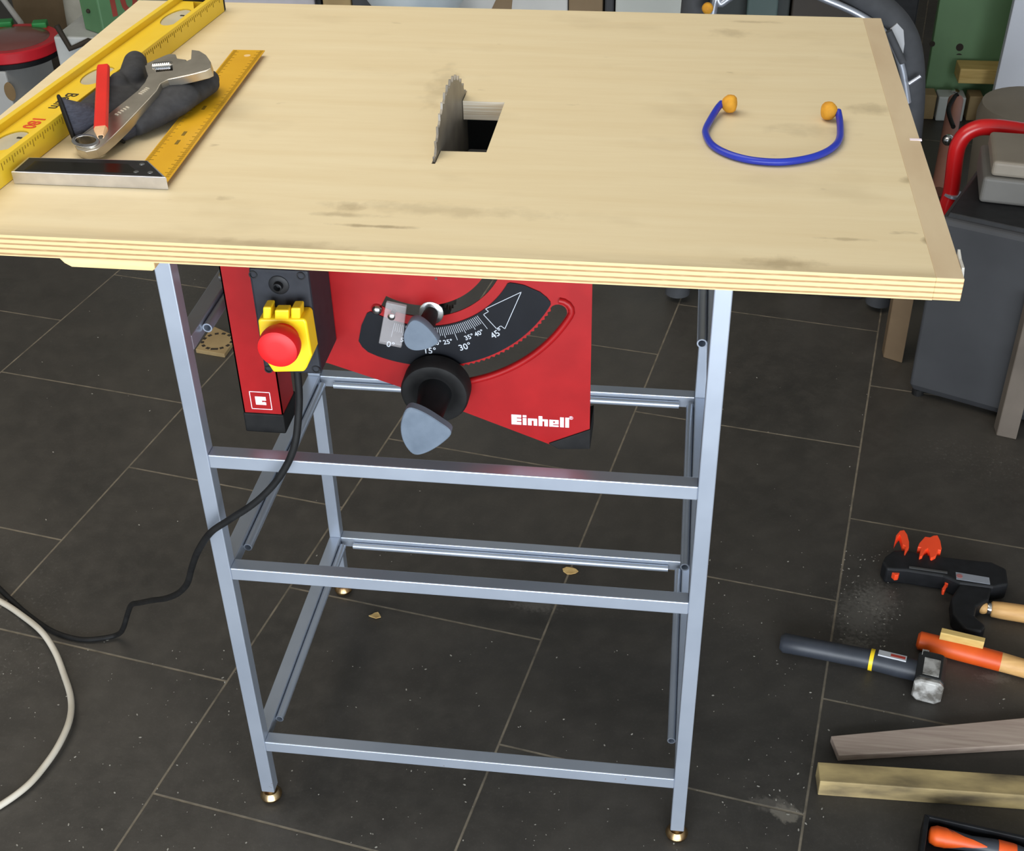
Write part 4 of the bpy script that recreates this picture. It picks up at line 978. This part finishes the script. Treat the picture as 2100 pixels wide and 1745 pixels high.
# ------------------------------------------------------------------ padded hoop behind the table
ph_ = thing('padded_hoop', 'dark padded hoop with silver tube behind the back right table corner', 'frame', (.78, 1.5, 0))
yh = 1.5
hpp = [Vector((.545, yh, .015)), Vector((.545, yh, .40)), ay((1424, 30), yh), ay((1440, -40), yh), ay((1490, -95), yh), ay((1580, -110), yh), ay((1680, -60), yh), ay((1760, -12), yh), ay((1820, 30), yh), ay((1853, 75), yh), ay((1866, 130), yh), ay((1868, 200), yh), ay((1862, 280), yh), ay((1850, 380), yh)]
hpp.append(Vector((hpp[-1].x-.01, yh, .015)))
build('pad', MB().tube(smoothpath(hpp, 7), .0285, 20), FOAM, ph_, smooth=60)
yv = yh-.03
spp = [Vector((.56, yv, .3)), ay((1462, 28), yv), ay((1480, 8), yv), ay((1530, -20), yv), ay((1620, -30), yv), ay((1690, -2), yv), ay((1750, 24), yv), ay((1800, 55), yv), ay((1828, 86), yv), ay((1850, 140), yv), ay((1862, 210), yv)]
build('silver_tube', MB().tube(smoothpath(spp, 7), .0072, 12), SILV, ph_, smooth=60)
c = ay((1451, 17), yv-.03); build('orange_knob', MB().ball(c, .0115, 16), PLUG, ph_, smooth=60)
sg = [ay(p, yh-.032) for p in ((1826, 60), (1840, 48), (1853, 62), (1855, 90), (1850, 125), (1838, 105))]
build('grey_gusset', MB().prism(sg, (0, .008, 0)), mat('pale_gusset_cloth', (166, 168, 172), .7), ph_)
l0, l1 = ay((1864, 172), yh-.05), ay((1888, 156), yh-.05); build('lever', MB().tube([l0, l1], .0042, 10), SILV, ph_, smooth=60)
k0, k1 = ay((1822, 64), yv-.02), ay((1852, 128), yv-.02); build('strut', MB().tube([k0, k1], .0075, 10), FOAM, ph_, smooth=60)

# ------------------------------------------------------------------ row of boxes behind the table (only their lower fronts show)
YR = 1.85
def rowbox(name, label, cat, pxa, pxb, m, z0=0., z1=.85, y=YR, dep=.35, **k):
    xa, xb = ay((pxa, 12), y).x, ay((pxb, 12), y).x
    return tag(build(name, MB().box((xa, y, z0), (xb, y+dep, z1)), m, loc=((xa+xb)/2, y, 0), bevel=.004), label, cat)
rowbox('grey_locker', 'grey white cabinet side behind the middle of the table', 'cabinet', 1262, 1411, GREYC)
rowbox('brown_carton', 'beige carton behind the table left of the grey white cabinet', 'carton', 1166, 1236, CARDB)
rowbox('dark_post', 'dark grey post between beige carton and grey white cabinet', 'post', 1240, 1259, GREYF, dep=.06)
wc = rowbox('white_carton', 'white carton with a brown patch behind the table left of the beige carton', 'carton', 935, 1164, CARDW)
xa, xb = ay((1003, 12), YR).x, ay((1048, 12), YR).x
build('brown_patch', MB().prism([(xa, YR-.0008, .54), (xb, YR-.0008, .54), (xb+.01, YR-.0008, .63), (xa+.035, YR-.0008, .61)], (0, .001, 0)), CARDB, wc)
wb2 = ay((855, 8), YR-.15)
tag(build('white_bowl', MB().lathe((wb2.x, YR-.15, 0), (0, 0, 1), [(0, .10), (.004, .10), (wb2.z-.03, .085), (wb2.z-.005, .095), (wb2.z+.02, .112), (wb2.z+.06, .118), (wb2.z+.065, .112)], 40), PALEP, loc=(wb2.x, YR-.15, 0), smooth=35), 'pale blue white plastic tub behind the table back edge', 'tub')
rowbox('dark_toolbox', 'dark box behind the table left of the pale tub', 'box', 722, 772, FOAM)
rowbox('tan_carton', 'narrow tan carton behind the table left of the dark box', 'carton', 662, 720, BOARDP)
rowbox('black_board', 'thin black board behind the table between tan carton and grey crate', 'board', 648, 659, BLACK, dep=.2)
rowbox('lilac_crate', 'pale grey crate behind the table right of the yellow level', 'crate', 452, 646, mat('lilac_grey_plastic', (170, 166, 172), .6), y=YR+.05)
rowbox('steel_cabinet', 'light grey cabinet beyond the far end of the yellow level', 'cabinet', 262, 450, GREYC, y=2.65)
rowbox('dark_cupboard', 'dark cupboard behind the padded hoop', 'cupboard', 1413, 1620, DARKW, y=2.05)
rowbox('teal_cupboard', 'teal grey cupboard between two dark cupboards behind the hoop', 'cupboard', 1532, 1596, TEAL, y=2.0, dep=.04, z1=.9)
rowbox('brown_cupboard', 'dark brown cupboard right of the teal one behind the hoop', 'cupboard', 1624, 1760, mat('dark_brown_wood', (54, 46, 38), .6, 0, (42, 36, 30), 6), y=2.05)
rowbox('black_cupboard', 'black cupboard left of the green board behind the hoop', 'cupboard', 1764, 1884, BLACK, y=2.3, z1=1.0)

# ------------------------------------------------------------------ left background
YW = 2.42
wbx = thing('white_chest', 'white box with a brown stain under the red tub at the left edge', 'box', (-1.75, YW+.15, 0))
xr0 = az((62, 218), 0).x
ztw = ay((60, 149), YW).z
build('chest', MB().box((xr0-.5, YW, 0), (xr0, YW+.30, ztw)), CARDW, wbx, bevel=.005)
c = ay((20, 188), YW); build('stain', MB().lathe((c.x, YW+.0005, c.z), (0, -1, 0), [(0, .03), (.0008, .028)], 20, .6, 1.), mat('brown_stain', (128, 104, 70), .8), wbx)
tub = thing('red_tub', 'round red tub with smoky clear top and black rim on the white box', 'tub', (0, 0, 0))
tcn = az((22, 100), ztw+.06); ztb = ztw+.001; tcn.y = YW+.14; tcn.x = ay((16, 110), YW+.10).x
tub.location = (tcn.x, tcn.y, ztb)
R_ = ay((118, 100), YW+.14).x-tcn.x
build('base', MB().lathe((tcn.x, tcn.y, ztb), (0, 0, 1), [(0, R_*.93), (.004, R_*.98), (.018, R_*.985), (.019, R_*.9)], 48), BLACK, tub, smooth=35)
build('red_ring', MB().lathe((tcn.x, tcn.y, ztb), (0, 0, 1), [(.019, R_*.98), (.022, R_), (.050, R_), (.054, R_*.97), (.054, R_*.80), (.030, R_*.78)], 48), TUBR, tub, smooth=35)
build('clear_top', MB().lathe((tcn.x, tcn.y, ztb), (0, 0, 1), [(.048, R_*.82), (.056, R_*.78), (.066, R_*.5), (.070, R_*.15)], 48), TUBC, tub, smooth=50)
for px, py in ((10, 45), (82, 50)):
    c = ay((px, py), tcn.y+.12); build('green_clip', MB().obox(Vector((c.x, c.y, ztb+.055)), Vector((1, .3, 0)), Vector((-.3, 1, 0)), Vector((0, 0, 1)), .045, .04, .03), GRNC, tub, bevel=.004)
# second white carton under the green tin
YA = 2.02
xa, xb = ay((112, 90), YA).x, ay((225, 90), YA).x
zA = ay((180, 77), YA).z
pc_ = tag(build('pale_crate', MB().box((xa, YA, 0), (xb+.12, YA+.42, zA)), mat('pale_grey_crate', (172, 174, 172), .65), loc=(xa+.1, YA, 0), bevel=.005), 'pale grey box under the green tin left of the tabletop', 'box')
gt = thing('green_tin', 'green box marked 10 standing left of the table corner', 'box', (0, 0, 0))
g0, g1, g2 = ay((166, 73), YA+.03), ay((213, 80), YA+.01), ay((268, 66), YA+.16)
gt.location = (g1.x, YA+.1, zA)
base4 = [Vector((g0.x, YA+.06, zA+.0005)), Vector((g1.x, YA+.015, zA+.0005)), Vector((g1.x+.085, YA+.11, zA+.0005)), Vector((g0.x+.085, YA+.16, zA+.0005))]
tin = build('shell', MB().prism(base4, (0, 0, .34)), GREENB, gt, bevel=.004)
rv = (base4[2]-base4[1]).normalized(); fc = (base4[1]+base4[2])/2; rnm = Vector((rv.y, -rv.x, 0))
zn = apl((232, 8), fc, rnm).z
build('number', MB().text('10', .10, frameM(Vector((fc.x, fc.y, zn))+rnm*.0006, rv, Vector((0, 0, 1))), .0008, .002, .9), mat('dull_red_print', (132, 52, 42), .6), tin, weld=False)
c = ay((182, 22), YA+.04); build('dent', MB().ball(Vector((c.x, (base4[0].y+base4[1].y)/2-.001, c.z)), .006, 10), SLOT, tin)
# sack and brown carton behind
YS_ = 2.80
c0_ = ay((140, 60), YS_)
sk = MB().lathe((c0_.x+.06, YS_+.06, 0), (0, 0, 1), [(0, .08), (.02, .105), (.12, .11), (.26, .10), (.40, .07), (.44, .04)], 24, 1.0, .7)
so = tag(build('pale_sack', sk, SACK, loc=(c0_.x, YS_, 0), smooth=70), 'pale cloth sack slumped between brown carton and green tin', 'sack')
YC_ = 3.2
xa, xb = ay((28, 20), YC_).x, ay((118, 20), YC_).x
tag(build('brown_box', MB().box((xa, YC_, 0), (xb+.1, YC_+.35, .42)), CARDB, loc=(xa, YC_, 0), bevel=.004), 'brown cardboard box far behind the red tub', 'carton')
s0, s1 = ay((4, -5), 2.98), ay((42, 46), 2.86)
tag(build('white_stick', MB().tube([Vector((s1.x+.02, 2.85, .02)), s1, s0, s0+(s0-s1)*.6], .010, 10), CARDW, loc=(s1.x, 2.58, 0), smooth=60), 'thin white stick standing behind the red tub', 'stick')
d0, d1, d2 = ay((116, 52), YA-.009), ay((144, 100), YA-.009), ay((182, 84), YA-.009)
build('strap', MB().tube([d0, d1, d2, ay((200, 92), YA-.009)], .008, 10), SLOT, pc_, smooth=60)

# ------------------------------------------------------------------ light
wd = bpy.data.worlds.new('world'); sc.world = wd; wd.use_nodes = True
bg = wd.node_tree.nodes['Background']; bg.inputs[0].default_value = (.80, .90, 1.0, 1); bg.inputs[1].default_value = .9
def area(name, loc, rot, sx, sy, e, col):
    l = bpy.data.lights.new(name, 'AREA'); l.shape = 'RECTANGLE'; l.size = sx; l.size_y = sy; l.energy = e; l.color = col
    ob = bpy.data.objects.new(name, l); COL.objects.link(ob); ob.location = loc; ob.rotation_euler = rot
    return ob
area('daylight_door', (.9, -2.6, .80), (math.radians(90), 0, 0), 3.4, 1.5, 145, (.88, .94, 1.0))
area('ceiling_lamp', (-.7, .35, 2.62), (0, 0, 0), 2.4, 1.6, 36, (1.0, .91, .77))
sc.view_settings.view_transform = 'Standard'; sc.view_settings.look = 'None'; sc.view_settings.gamma = 1; sc.view_settings.use_curve_mapping = False
sc.view_settings.exposure = 0.0
sc.cycles.use_denoising = True
